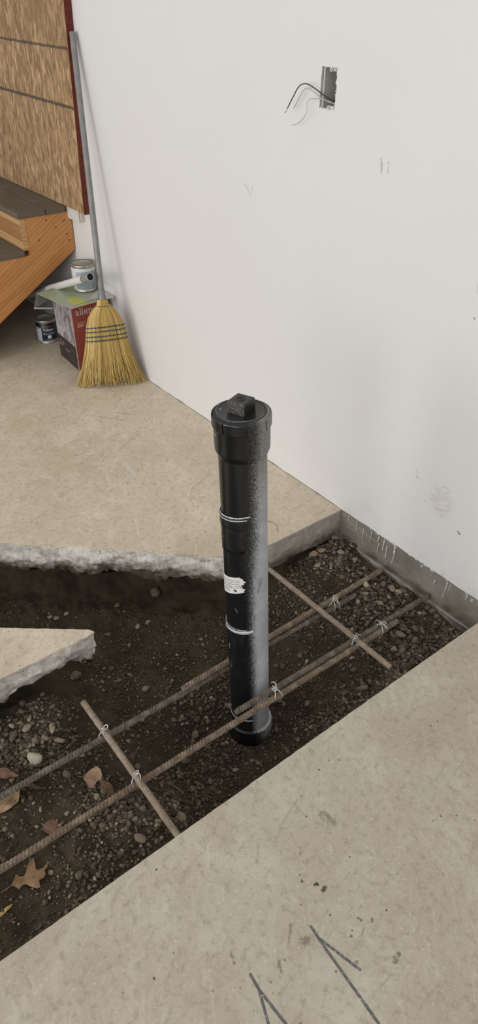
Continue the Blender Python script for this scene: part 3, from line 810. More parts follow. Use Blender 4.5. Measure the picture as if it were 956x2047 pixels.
hd = mk('broom_head', V, F, plain('packed_straw', (.34, .22, .075), .8), broom, True, label='yellow corn straw fanned out below the ferrule')
for i in range(1050):
    th = rb.uniform(0, 2*PI) if i % 4 else rb.gauss(-PI/2, .9)
    rad = 1 if i % 3 else math.sqrt(rb.random())
    u = math.cos(th)*rad; v = math.sin(th)*rad*(1 if True else 0)
    u = max(-1, min(1, u+rb.gauss(0, .03)))
    low = max(.0, rb.gauss(.012, .016))+.022*(1-abs(u))*0
    r = rb.uniform(.0010, .0019); kink = rb.gauss(0, .05); kv = rb.gauss(0, .10); pts = []
    for s in (.385, .362, .34, .31, .27, .215, .15, .09, .045, low):
        f = max(0, (.21-s)/.21)
        p = hp(u+kink*f*f, v*(1.02)+kv*f*f, s)
        p = p+wdir*(.004*f*rb.uniform(-1, 1))
        if (BB+p).z < .002: p.z = .002-BB.z
        if (BB+p).y > 1.584: p.y = 1.584-BB.y
        pts.append(p)
    bristles.append(tube_data(pts, [r]*7+[r*.85, r*.7, r*.45], 3, False))
V, F = join(bristles); mk('straw', V, F, STRAW, hd, False, kind='stuff')
TEAL = mat_soft('teal_twine', (.022, .055, .075), .6)
for s, dw in ((.268, 0), (.250, 0), (.2285, 0), (.210, 0)):
    parts = [tube_data([hp(1.045*math.cos(t), 1.10*math.sin(t), s+.004*math.cos(t)) for t in [2*PI*k/48 for k in range(49)]], .0019, 6, False)]
    for k in range(11):
        u = -.9+1.8*k/10; v = 1.12*math.sqrt(max(0, 1-(u/1.045)**2))
        for sg in (1, -1): parts.append(tube_data([hp(u, sg*v, s-.0045+.004*u), hp(u, sg*v, s+.0045+.004*u)], .0013, 5))
    V, F = join(parts); mk('twine_stitch', V, F, TEAL, hd, True, label='teal twine stitched round the straw')
V, F = tube_data([hp(1.08*math.cos(t), 1.08*math.sin(t), .357) for t in [2*PI*k/32 for k in range(33)]], .0014, 6, False); mk('wire_band', V, F, mat_soft('dark_wire', (.05, .055, .06), .4), hd, True)

# ------------------------------------------------------------------ strand-board panel, stairs
osb = thing('strand_board_panel', 'strand board sheet with dark lines and a red edge, covering the doorway above the stairs', 'board panel', (-3.088, 1.57, .669))
def osb_front():
    V = [(-4.45, 1.5560, .669), (-3.091, 1.5560, .669), (-3.046, 1.5560, 2.3), (-4.45, 1.5560, 2.3)]
    V = V+[(x, 1.5715, z) for x, y, z in V]
    return V, [(0, 1, 2, 3), (7, 6, 5, 4), (0, 4, 5, 1), (1, 5, 6, 2), (2, 6, 7, 3), (3, 7, 4, 0)]
def child_w(name, V, F, mat, parent, **k):
    o = mk(name, [Vector(v)-parent.matrix_basis.translation for v in V], F, mat, parent, **k); return o
osb_loc = Vector(osb.location)
OSBM = mat_osb()
V, F = osb_front(); o = mk('board_face', V, F, OSBM, osb); o.matrix_parent_inverse = Matrix.Translation(-osb_loc)
V = [(-4.45, 1.5585, .666), (-3.0885, 1.5585, .666), (-3.0435, 1.5585, 2.3), (-4.45, 1.5585, 2.3)]; V = V+[(x-.004, 1.586, z) for x, y, z in V]
V[0] = (-4.45, 1.572, .668); V[3] = (-4.45, 1.572, 2.3)
def red_edge():
    bm = bmesh.new()
    lo = [(-3.0910, 1.5562, .666), (-3.0860, 1.5562, .666), (-3.0860, 1.5865, .666), (-3.0910, 1.5865, .666)]
    hi = [(x+.045, y, 2.3) for x, y, z in lo]
    a = [bm.verts.new(p) for p in lo]; b = [bm.verts.new(p) for p in hi]
    for k in range(4): bm.faces.new((a[k], a[(k+1) % 4], b[(k+1) % 4], b[k]))
    bm.faces.new(a[::-1]); bm.faces.new(b); return bm
o = mkb('painted_edge', red_edge(), plain('red_edge_paint', (.125, .021, .010), .55, 0, .3, 60, .3), osb, label='dark red painted edge'); o.matrix_parent_inverse = Matrix.Translation(-osb_loc)
o = mkb('backing', box_bm((-4.45, 1.5716, .667), (-3.092, 1.586, 2.29), 0), plain('backing_wood', (.2, .14, .08), .8), osb); o.matrix_parent_inverse = Matrix.Translation(-osb_loc)

stairs = thing('wooden_stairs', 'wooden stairs with brown composite treads and an orange-stained stringer', 'stairs', (-3.28, .85, 0))
sl = Vector(stairs.location)
def st_part(name, bm, mat, par=None, **k):
    o = mkb(name, bm, mat, par or stairs, **k)
    if par is None: o.matrix_parent_inverse = Matrix.Translation(-sl)
    return o
ORANGE = mat_wood('stained_fir', (.60, .29, .105), (.43, .18, .055), -.57, 1., .42)
YELLOW = mat_wood('pale_pine', (.56, .37, .17), (.40, .20, .075), 0., 1.0, .5)
BROWNP = mat_wood('brown_pine', (.40, .21, .085), (.27, .12, .045), 0., 1.4, .5)
def stringer(x0, x1):
    bm = bmesh.new()
    P = [(.855, 0), (.556, 0), (.556, .137), (.82, .137), (.82, .305), (1.084, .305), (1.084, .473), (1.348, .473), (1.348, .641), (1.5815, .641), (1.586, .466)]
    a = [bm.verts.new((x0, y, z)) for y, z in P]; b = [bm.verts.new((x1, y, z)) for y, z in P]
    bm.faces.new(a); bm.faces.new(b[::-1])
    for k in range(len(P)):
        k2 = (k+1) % len(P); bm.faces.new((a[k], b[k], b[k2], a[k2]))
    bmesh.ops.bevel(bm, geom=[e for e in bm.edges], offset=.0012, segments=1, affect='EDGES')
    return bm
sr = st_part('stringer', stringer(-3.318, -3.28), ORANGE); st_part('stringer', stringer(-4.40, -4.362), ORANGE)
NAIL = mat_soft('nail_hole', (.05, .025, .012), .6)
for y, z in ((1.455, .617), (1.548, .606), (1.538, .603), (1.497, .580), (1.552, .540), (1.558, .512), (1.405, .535)):
    V, F = lathe([(.0038, 0), (.003, .0008), (0, .0004)], 10); o = mk('nail_head', [(-3.2799+q[2], y+q[0], z+q[1]) for q in V], F, NAIL, sr); o.matrix_parent_inverse = Matrix.Identity(4)
    o.location = (0, 0, 0)
COMP = mat_composite()
for k, (zt, yr) in enumerate(((.668, 1.348), (.500, 1.084), (.332, .82), (.164, .556))):
    back = 1.555 if k == 0 else yr+.2385
    st_part('tread_board', box_bm((-4.42, yr-.036, zt-.027), (-3.272, yr+.104, zt), .003), COMP)
    st_part('tread_board', box_bm((-4.42, yr+.108, zt-.027), (-3.274, back, zt), .003), COMP)
    ris = st_part('riser', box_bm((-4.41, yr-.019, zt-.168), (-3.2795, yr-.0005, zt-.0275), .001), BROWNP if k == 0 else BROWNP)
    if k < 3:
        st_part('riser_cleat', box_bm((-4.41, yr-.026, zt-.056), (-3.2793, yr-.0195, zt-.0278), .001), YELLOW, label='pale pine strip below the tread')
        st_part('riser_cleat', box_bm((-4.41, yr-.026, zt-.1675), (-3.2793, yr-.0195, zt-.128), .001), YELLOW, label='pale pine strip at the foot of the riser')
        st_part('riser_end', box_bm((-3.2792, yr-.0265, zt-.1675), (-3.2772, yr-.0005, zt-.0278), .0004), YELLOW, label='pale end of the riser boards')

# ------------------------------------------------------------------ carton, sheet, cans, tube beside the stairs
def at_world(o, par):
    o.matrix_parent_inverse = Matrix.Translation(-Vector(par.location)); return o
carton = thing('carton', 'red and grey printed cardboard carton on the floor behind the broom', 'box', (-3.06, 1.47, 0))
def carton_bm():
    b = [(-3.172, 1.386, 0), (-2.951, 1.371, 0), (-2.945, 1.560, 0), (-3.166, 1.574, 0)]
    t = [(x-.014 if i in (1, 2) else x-.010, y, .330) for i, (x, y, z) in enumerate(b)]
    return b, t
cb, ct = carton_bm()
def carton_face(i, j, u0, u1, v0, v1, off=0.):
    """a piece of the side between corners i and j, u along it and v up it"""
    A, B, C_, D = Vector(cb[i]), Vector(cb[j]), Vector(ct[j]), Vector(ct[i])
    q = lambda u, v: (A+(B-A)*u)*(1-v)+(D+(C_-D)*u)*v
    n = (B-A).cross(D-A).normalized()*off
    return [q(u0, v0)+n, q(u1, v0)+n, q(u1, v1)+n, q(u0, v1)+n]
KRAFT = plain('cardboard', (.30, .20, .12), .8)
bm = bmesh.new()
a = [bm.verts.new(p) for p in cb]; b = [bm.verts.new(p) for p in ct]
for k in range(4): bm.faces.new((a[k], a[(k+1) % 4], b[(k+1) % 4], b[k]))
bm.faces.new(a[::-1]); bm.faces.new(b)
at_world(mkb('carton_body', bm, KRAFT, carton), carton)
RED = plain('red_print', (.30, .072, .052), .55, 0, .3, 30, .10)
def mat_photo_print():
    g = G('grey_violet_photo_print')
    n = g.noise(9, 5, .7, .8, co=g.map((1.5, 1.5, .8))); s = g.noise(60, 3, co=g.map((1, 1, .25)))
    c = g.palette(n, [(.28, (.06, .05, .05)), (.42, (.22, .19, .20)), (.52, (.38, .34, .37)), (.68, (.50, .46, .50))])
    c = g.mix(g.ramp(s, .55, .7), c, (.16, .13, .13))
    return g.out(c, .5, spec=.3)
def face_part(name, pts, mat, label=None):
    n = (pts[1]-pts[0]).cross(pts[3]-pts[0]).normalized()*.0006
    V = [p+n for p in pts]+[p-n*.2 for p in pts]
    o = mk(name, V, [(0, 1, 2, 3), (0, 4, 5, 1), (1, 5, 6, 2), (2, 6, 7, 3), (3, 7, 4, 0)], mat, carton, label=label); return at_world(o, carton)
rp = face_part('printed_side', carton_face(1, 2, .012, .995, .004, .998), RED, 'brick red printed side with pale lettering')
fp = face_part('printed_side', carton_face(0, 1, .004, .985, .362, .998), mat_photo_print(), 'side with a grey violet photograph')
bp = face_part('printed_side', carton_face(0, 1, .004, .985, .004, .358), plain('brown_black_print', (.050, .036, .035), .5, 0, .3, 30, .2), 'dark brown lower band')
PALE = mat_soft('pale_print', (.62, .56, .52), .6)
face_part('white_edge', carton_face(1, 2, .0, .014, .004, .998, .0002), plain('white_edge_print', (.6, .57, .56), .6), 'thin pale line along the corner')
def on_face(i, j, V, F, u0, v0, scale, name, mat, par):
    A, B, D = Vector(cb[i]), Vector(cb[j]), Vector(ct[i])
    ux = (B-A).normalized(); vx = (D-A).normalized(); n = ux.cross(vx).normalized()
    o = Vector(carton_face(i, j, u0, 1, v0, 1)[0])
    o2 = mk(name, [o+ux*(p[0]*scale)+vx*(p[1]*scale)+n*.0012 for p in V], F, mat, par); o2.matrix_parent_inverse = Matrix.Identity(4)
    return o2
def serifs(V, F, body):
    return V, F
pen_x = 0.
def serif_bar(x0, x1, y): return ([Vector((x0, y-.0007, 0)), Vector((x1, y-.0007, 0)), Vector((x1, y+.0009, 0)), Vector((x0, y+.0009, 0))], [(0, 1, 2, 3)])
for word in ('allen', '+', 'roth'):
    parts = []
    for ch in word:
        cv_, cf_ = text_mesh(ch, .046); x0, x1 = min(p.x for p in cv_), max(p.x for p in cv_); y1 = max(p.y for p in cv_)
        W = x1-x0; parts.append(([Vector((pen_x+(p.x-x0), p.y, 0)) for p in cv_], cf_)); a0, a1 = pen_x, pen_x+W; sw = .0050
        if ch == 'l': parts += [serif_bar(a0-.0028, a1+.0028, 0), serif_bar(a0-.0034, a1, y1)]
        if ch in 'nh': parts += [serif_bar(a0-.0028, a0+sw+.0024, 0), serif_bar(a1-sw-.0024, a1+.0028, 0), serif_bar(a0-.0034, a0+sw, y1 if ch == 'h' else y1-.001)]
        if ch == 'r': parts += [serif_bar(a0-.0028, a0+sw+.003, 0), serif_bar(a0-.0034, a0+sw, y1-.001)]
        pen_x += W+.0062
    tv, tf = join(parts); on_face(1, 2, tv, tf, .11, .815, 1., 'lettering', PALE, rp)
    pen_x += .012
parts = []
for x0, x1, y in ((0, .045, 0), (0, .03, -.008), (.0, .036, -.013), (.0, .026, -.018), (.066, .09, .0)):
    parts.append(([(x0, y-.0011, 0), (x1, y-.0011, 0), (x1, y+.0011, 0), (x0, y+.0011, 0)], [(0, 1, 2, 3)]))
V, F = join(parts); on_face(1, 2, V, F, .12, .70, 1., 'small_print', PALE, rp)
parts = []
for x0, x1, y, h in ((.0, .022, 0, .003), (.032, .062, -.001, .003), (.0, .03, -.012, .0014), (.0, .026, -.017, .0014), (.0, .028, -.022, .0014), (.034, .06, -.013, .0014), (.07, .12, -.022, .0012), (.07, .115, -.027, .0012)):
    parts.append(([(x0, y-h, 0), (x1, y-h, 0), (x1, y+h, 0), (x0, y+h, 0)], [(0, 1, 2, 3)]))
V, F = join(parts); on_face(0, 1, V, F, .06, .27, 1., 'small_print', mat_soft('tan_print', (.36, .28, .24), .6), bp)

# the glossy sheet lying on the carton
def mat_sheet():
    g = G('glossy_printed_sheet'); wf = warped(g, .03, 14)
    c = g.mix(g.ramp(g.noise(5, 5, .6), .35, .7), (.26, .33, .21), (.38, .43, .30))
    x, y, z = g.xyz()
    tan = g.ramp(g.math('ADD', g.math('MULTIPLY', x, 1.), g.math('MULTIPLY', y, .6)), -2.165, -2.10)
    c = g.mix(g.math('MULTIPLY', tan, .85), c, (.44, .41, .35))
    c = g.mix(g.math('MULTIPLY', g.ramp(g.noise(26, 4, .7, 1), .54, .62), .4), c, (.26, .36, .24))
    c = g.mix(g.math('MULTIPLY', g.spot((-2.965, 1.412, .337), .075, wf, (1.15, .62, 1)), .9), c, (.55, .52, .10))
    d = g.seg((-2.92, 1.375, .337), (-2.94, 1.57, .337), g.vmath('MULTIPLY', g.co, (1, 1, 1)))
    c = g.mix(g.math('MULTIPLY', g.ramp(d, .0035, .0045, 1, 0), .8), c, (.06, .16, .11))
    return g.out(c, .36, g.bump(g.noise(9, 3), .15, .004), spec=.4)
SHEET = mat_sheet()
sheet = thing('printed_sheet', 'glossy green and tan sheet with a yellow patch, lying on the carton', 'sheet', (-3.03, 1.45, .332))
def grid_sheet(corners, n, thick, wob):
    a, b, c, d = [Vector(p) for p in corners]; V = []; F = []
    for s in (0, 1):
        for i in range(n+1):
            for j in range(n+1):
                u, v = i/n, j/n; p = (a*(1-u)+b*u)*(1-v)+(d*(1-u)+c*u)*v
                V.append(p+Vector((0, 0, wob*noise.noise((p.x*7, p.y*7, 2))-s*thick)))
    M_ = (n+1)**2
    for i in range(n):
        for j in range(n):
            k = i*(n+1)+j; F.append((k, k+n+1, k+n+2, k+1)); F.append((M_+k, M_+k+1, M_+k+n+2, M_+k+n+1))
    rim = [j for j in range(n+1)]+[i*(n+1)+n for i in range(1, n+1)]+[n*(n+1)+j for j in range(n-1, -1, -1)]+[i*(n+1) for i in range(n-1, 0, -1)]
    for i in range(len(rim)):
        p, q = rim[i], rim[(i+1) % len(rim)]; F.append((p, q, M_+q, M_+p))
    return V, F
V, F = grid_sheet([(-3.170, 1.305, .3335), (-2.897, 1.347, .3335), (-2.915, 1.580, .3345), (-3.195, 1.562, .3345)], 12, .0025, .002)
at_world(mk('sheet_face', V, F, SHEET, sheet), sheet)
V, F = grid_sheet([(-3.168, 1.3045, .333), (-3.190, 1.40, .333), (-3.182, 1.365, .285), (-3.150, 1.272, .272)], 5, .002, .002)
at_world(mk('hanging_flap', V, F, plain('sheet_underside', (.22, .205, .19), .5), sheet, label='grey flap hanging from the left edge'), sheet)
V, F = grid_sheet([(-3.150, 1.272, .272), (-3.05, 1.322, .292), (-3.048, 1.324, .297), (-3.150, 1.275, .278)], 4, .0015, .001)
at_world(mk('hanging_flap', V, F, plain('sheet_rolled_edge', (.25, .24, .215), .4), sheet, label='pale rolled lower lip of the flap'), sheet)
def mat_film():
    g = G('clear_plastic_film')
    return g.out((.9, .9, .9), .18, g.bump(g.noise(24, 4), .6, .006), spec=.5, Alpha=.10)
film = mk('plastic_film', *grid_sheet([(-2.945, 1.46, .339), (-2.885, 1.555, .335), (-2.905, 1.582, .375), (-2.99, 1.577, .38)], 8, .0006, .012), mat_film(), None, True)
tag(film, 'crumpled clear plastic film beside the broom handle on the sheet', 'plastic film')

STEEL = plain('tinned_steel', (.46, .44, .40), .32, .75, .5, 30, .2)
STEELD = plain('dull_can_lid', (.40, .37, .31), .42, .5, .5, 14, .25)
def can(loc, R_, H_, label, wrap, wrapname):
    t = thing('paint_can', label, 'paint can', loc)
    V, F = lathe([(0, 0), (R_*.97, 0), (R_, .003), (R_, .006), (R_*.985, .008), (R_*.985, H_-.012), (R_*1.01, H_-.009), (R_*1.015, H_-.004), (R_*1.0, H_), (R_*.93, H_), (R_*.92, H_-.004)], 56)
    mk('can_body', V, F, STEEL, t, True)
    V, F = lathe([(R_*.925, H_-.004), (R_*.91, H_-.001), (R_*.86, H_-.001), (R_*.84, H_-.006), (0, H_-.0065)], 56)
    lid = mk('lid', V, F, STEELD, t, True)
    V, F = lathe([(R_*.93, H_-.0002), (R_*.925, H_+.0006), (R_*.895, H_+.0006), (R_*.89, H_-.0006)], 56); mk('lid_groove', V, F, mat_soft('dark_groove', (.03, .03, .028), .5), lid, True)
    V, F = lathe([(R_*.986, .010), (R_*.994, .0105), (R_*.994, H_-.0145), (R_*.986, H_-.014)], 56)
    lb = mk(wrapname, V, F, wrap, t, True)
    return t, lb
def wrap_text(body, size, R_, a_mid, z, name, mat, par, sx=1.):
    V, F = text_mesh(body, size); xs = [p.x for p in V]; mid = (min(xs)+max(xs))/2
    W = [Vector((R_*math.cos(a_mid+(p.x-mid)*sx/R_), R_*math.sin(a_mid+(p.x-mid)*sx/R_), z+p.y)) for p in V]
    return mk(name, W, F, mat, par)
def mat_white_label():
    g = G('pale_can_label'); x, y, z = g.xyz(); a = g.math('ARCTAN2', y, x)
    c = (.60, .615, .61)
    blue = g.math('MULTIPLY', g.ramp(a, -1.2, -1.1), g.ramp(z, .098, .094, 0, 1))
    blue = g.math('MULTIPLY', blue, g.ramp(z, .012, .016))
    c = g.mix(g.math('MULTIPLY', blue, .9), c, (.27, .32, .36))
    lines = g.ramp(g.math('SINE', g.math('MULTIPLY', z, 1500)), .1, .5); wd = g.noise(1, 3, .8, co=g.map((230, 230, 60)))
    c = g.mix(g.math('MULTIPLY', g.math('MULTIPLY', lines, g.ramp(wd, .46, .54)), g.math('MULTIPLY', blue, .5)), c, (.10, .115, .13))
    gut = g.ramp(g.math('ABSOLUTE', g.math('SINE', g.math('MULTIPLY', a, 3.4))), .05, .09, 1, 0)
    c = g.mix(g.math('MULTIPLY', gut, .8), c, (.58, .60, .60))
    return g.out(c, .4, spec=.4)
top_can, tl = can((-3.083, 1.517, .337), .0555, .124, 'metal paint can with a pale printed label, standing on the sheet', mat_white_label(), 'can_label')
def mat_navy():
    g = G('navy_can_label'); x, y, z = g.xyz(); a = g.math('ARCTAN2', y, x)
    n = g.noise(30, 3)
    c = g.mix(g.ramp(n, .3, .7), (.012, .018, .040), (.018, .026, .055))
    c = g.mix(g.ramp(z, .098, .101), c, (.01, .01, .011))
    wh = g.math('MULTIPLY', g.ramp(a, -.98, -.96, 1, 0), g.math('MULTIPLY', g.ramp(z, .088, .085, 0, 1), g.ramp(a, -1.75, -1.7)))
    c = g.mix(wh, c, (.55, .56, .56))
    c = g.mix(g.ramp(z, .020, .017, 0, 1), c, (.40, .45, .50))
    return g.out(c, .35, spec=.45)
low_can, ll = can((-3.379, 1.417, 0), .053, .124, 'small navy-labelled paint can on the floor under the stairs', mat_navy(), 'can_label')
WHT = mat_soft('white_print', (.72, .73, .74), .5)
# the camera-facing side of the can label
am = math.radians(-26)
wrap_text('Valspar', .0205, .0534, am+.22, .070, 'lettering', WHT, ll, .95)
wrap_text('One LATEX', .0125, .0534, am+.22, .052, 'lettering', WHT, ll, .95)
patch('red_stripe', mat_soft('red_stripe_print', (.42, .06, .03), .5),   .0534, -35, 5, lin(.088, .091), lin(.093, .096), n=12, mz=2, parent=ll, th=.0005)
patch('white_badge', WHT, .0534, -22, -2, lin(.030, .030), lin(.047, .047), n=8, mz=6, parent=ll, th=.0005)
patch('small_print', mat_soft('grey_print', (.16, .17, .19), .5), .0534, -34, 8, lin(.022, .022), lin(.026, .026), n=8, mz=2, parent=ll, th=.0005)
V, F = tube_data([(.0545*math.cos(t), .0545*math.sin(t), .098-.020*math.sin(max(0, min(PI, (t-2.6))))**.7) for t in np.linspace(2.6, 2.6+PI, 20)], .0013, 6); mk('bail_handle', V, F, STEEL, low_can, True)
tube_ = thing('plastic_tube', 'white plastic tube with dark open end, propped before the upper paint can', 'tube', (-3.98, 1.415, .026))
TA, TB = Vector((-3.98, 1.418, .022)), Vector((-2.826, 1.420, .4815))
td = (TB-TA).normalized(); TL = (TB-TA).length
tube_.rotation_mode = 'QUATERNION'; tube_.location = TA; tube_.rotation_quaternion = Vector((0, 0, 1)).rotation_difference(td)
WPL = plain('white_plastic', (.70, .70, .69), .35, 0, .45, 20, .05)
V, F = lathe([(.0135, 0), (.0165, .0), (.0165, TL-.075), (.0163, TL-.074)], 32); mk('tube_barrel', V, F, WPL, tube_, True)
V, F = lathe([(.0164, TL-.075), (.0168, TL-.0745), (.0168, TL-.001), (.0160, TL), (.0140, TL), (.0140, TL-.06), (0, TL-.062)], 32)
mk('grey_sleeve', V, F, plain('grey_sleeve_plastic', (.27, .27, .265), .4), tube_, True, label='grey sleeve at the open end')
V, F = lathe([(.0139, TL-.002), (.0139, TL-.02), (.0095, TL-.022), (.0095, TL-.004), (.006, TL-.003), (.006, TL-.03), (0, TL-.03)], 32)
mk('dark_insert', V, F, mat_soft('black_insert', (.012, .012, .012), .4), tube_, True)

# ------------------------------------------------------------------ switch box with loose wires
eb = thing('switch_box', 'grey electrical box set in the ragged hole high on the wall', 'electrical box', (-1.612, 1.60, 1.295))
GREYB = plain('grey_box_plastic', (.46, .45, .425), .55, 0, .35, 40, .15)
bx0, bx1, bz0, bz1, byf, byb = -1.634, -1.578, 1.243, 1.348, 1.590, 1.660
def open_box():
    bm = bmesh.new()
    for lo, hi in (((bx0, byf, bz0), (bx0+.002, byb, bz1)), ((bx1-.002, byf, bz0), (bx1, byb, bz1)), ((bx0, byf, bz1-.002), (bx1, byb, bz1)), ((bx0, byf, bz0), (bx1, byb, bz0+.002)), ((bx0, byb-.002, bz0), (bx1, byb, bz1))):
        box_bm(lo, hi, 0, bm)
    return bm
at_world(mkb('box_shell', open_box(), GREYB, eb), eb)
at_world(mkb('front_rim', box_bm((bx0-.0005, byf-.0025, bz0+.004), (bx0+.0022, byf+.002, bz1-.004), .0004), WT, eb, label='paint-covered left rim'), eb)
for zc in (1.3385, 1.2485):
    sc = Vector((-1.607, 1.5905, zc))
    bm = box_bm((sc.x-.006, byf-.001, zc-.004), (sc.x+.018, byf+.0015, zc+.005), .001)
    ear = at_world(mkb('mounting_ear', bm, plain('painted_ear', (.55, .53, .5), .6), eb), eb)
    V, F = lathe([(.0055, -.003), (.005, -.0045), (.0025, -.0046), (.0022, -.002), (0, -.002)], 16)
    o = mk('screw_boss', [(sc.x+p[0], byf+p[2], zc+p[1]) for p in V], F, WT, ear, True)
    V, F = lathe([(.0024, 0), (0, .0002)], 10); o = mk('screw_hole', [(sc.x+p[0], byf-.0033, zc+p[1]) for p in V], F, mat_soft('dark_hole', (.02, .02, .02), .8), ear)
def ragged():
    parts = []
    rr = random.Random(3)
    for k in range(34):
        t = rr.random(); side = k % 4
        x, z = ((hx0+(hx1-hx0)*t, hz1) if side == 0 else (hx0+(hx1-hx0)*t, hz0) if side == 1 else (hx0, hz0+(hz1-hz0)*t) if side == 2 else (hx1, hz0+(hz1-hz0)*t))
        s = rr.uniform(.0008, .0024); n = 6
        V = [(x+s*math.cos(2*PI*i/n)*rr.uniform(.6, 1.3), 1.5872, z+s*math.sin(2*PI*i/n)*rr.uniform(.6, 1.3)) for i in range(n)]+[(x, 1.5855, z)]
        parts.append((V, [(i, (i+1) % n, n) for i in range(n)]))
    return join(parts)
V, F = ragged(); at_world(mk('torn_plaster', V, F, PAINT, eb, True, kind='stuff'), eb)
def wire(name, label, pts, r, mat, tipn=0, tipmat=None, group=None):
    P = smooth_path(pts, 8); V, F = tube_data(P, r, 8); o = mk(name, V, F, mat, None, True); tag(o, label, 'wire', group)
    if tipmat:
        V, F = tube_data(smooth_path(tipn, 5), r*.62, 8); mk('bare_tip', V, F, tipmat, o, True)
    return o
COPPER = plain('bare_wire_metal', (.34, .28, .22), .4, .5, .5)
wire('electric_wire', 'black insulated wire arching out of the switch box', [(-1.585, 1.640, 1.262), (-1.600, 1.605, 1.262), (-1.622, 1.583, 1.276), (-1.650, 1.566, 1.294), (-1.672, 1.556, 1.3015), (-1.692, 1.550, 1.293), (-1.712, 1.549, 1.267), (-1.737, 1.552, 1.236)], .0015, mat_soft('black_insulation', (.012, .012, .013), .4), [(-1.737, 1.552, 1.236), (-1.7485, 1.555, 1.2235), (-1.753, 1.556, 1.2225)], COPPER)
wire('electric_wire', 'grey-white insulated wire curving just below the black one', [(-1.580, 1.640, 1.270), (-1.600, 1.606, 1.258), (-1.630, 1.584, 1.268), (-1.655, 1.574, 1.281), (-1.676, 1.570, 1.290), (-1.694, 1.570, 1.283), (-1.714, 1.572, 1.261), (-1.728, 1.574, 1.243)], .0014, mat_soft('grey_white_insulation', (.50, .48, .45), .5), [(-1.728, 1.574, 1.243), (-1.737, 1.575, 1.234)], COPPER)
wire('electric_wire', 'thin bare ground wire hanging lowest from the switch box', [(-1.59, 1.640, 1.258), (-1.608, 1.600, 1.262), (-1.635, 1.578, 1.2675), (-1.657, 1.570, 1.266), (-1.671, 1.568, 1.260), (-1.673, 1.566, 1.248), (-1.670, 1.566, 1.236), (-1.681, 1.565, 1.217), (-1.702, 1.564, 1.201), (-1.728, 1.563, 1.192)], .0010, plain('bare_ground_wire', (.52, .49, .44), .45, .3))

# ------------------------------------------------------------------ stones and gravel
TONES = [mat_stone('dark_stone', [(0, (.075, .058, .042)), (.5, (.10, .078, .056)), (1, (.135, .106, .078))]),
         mat_stone('brown_stone', [(0, (.15, .110, .075)), (.4, (.21, .160, .112)), (.7, (.19, .155, .118)), (1, (.27, .208, .148))]),
         mat_stone('tan_stone', [(0, (.27, .208, .145)), (.5, (.36, .28, .198)), (1, (.43, .345, .255))]),
         mat_stone('pale_stone', [(0, (.46, .39, .28)), (1, (.56, .49, .38))])]
def stone_mesh(seed, mat, lumpy=.16):
    rr = random.Random(seed); bm = bmesh.new(); bmesh.ops.create_icosphere(bm, subdivisions=3, radius=.5)
    off = Vector((rr.uniform(0, 90), rr.uniform(0, 90), rr.uniform(0, 90)))
    planes = [(Vector((rr.gauss(0, 1), rr.gauss(0, 1), rr.gauss(0, 1))).normalized(), rr.uniform(.27, .44)) for _ in range(rr.choice((4, 6, 9)))]
    sx, sy, sz = rr.uniform(.95, 1.2), rr.uniform(.78, 1.0), rr.uniform(.55, .80)
    for v in bm.verts:
        p = v.co.copy(); p *= 1+lumpy*noise.noise(p*2.2+off)+.05*noise.noise(p*6+off)
        for n_, d in planes:
            e = p.dot(n_)-d
            if e > 0: p -= n_*e*.85
        v.co = Vector((p.x*sx, p.y*sy, p.z*sz))
    me = bpy.data.meshes.new('stone'); bm.to_mesh(me); bm.free()
    me.polygons.foreach_set('use_smooth', [True]*len(me.polygons)); me.materials.append(mat); return me
SM = [[stone_mesh(100*t+k, TONES[t]) for k in range(8)] for t in range(4)]
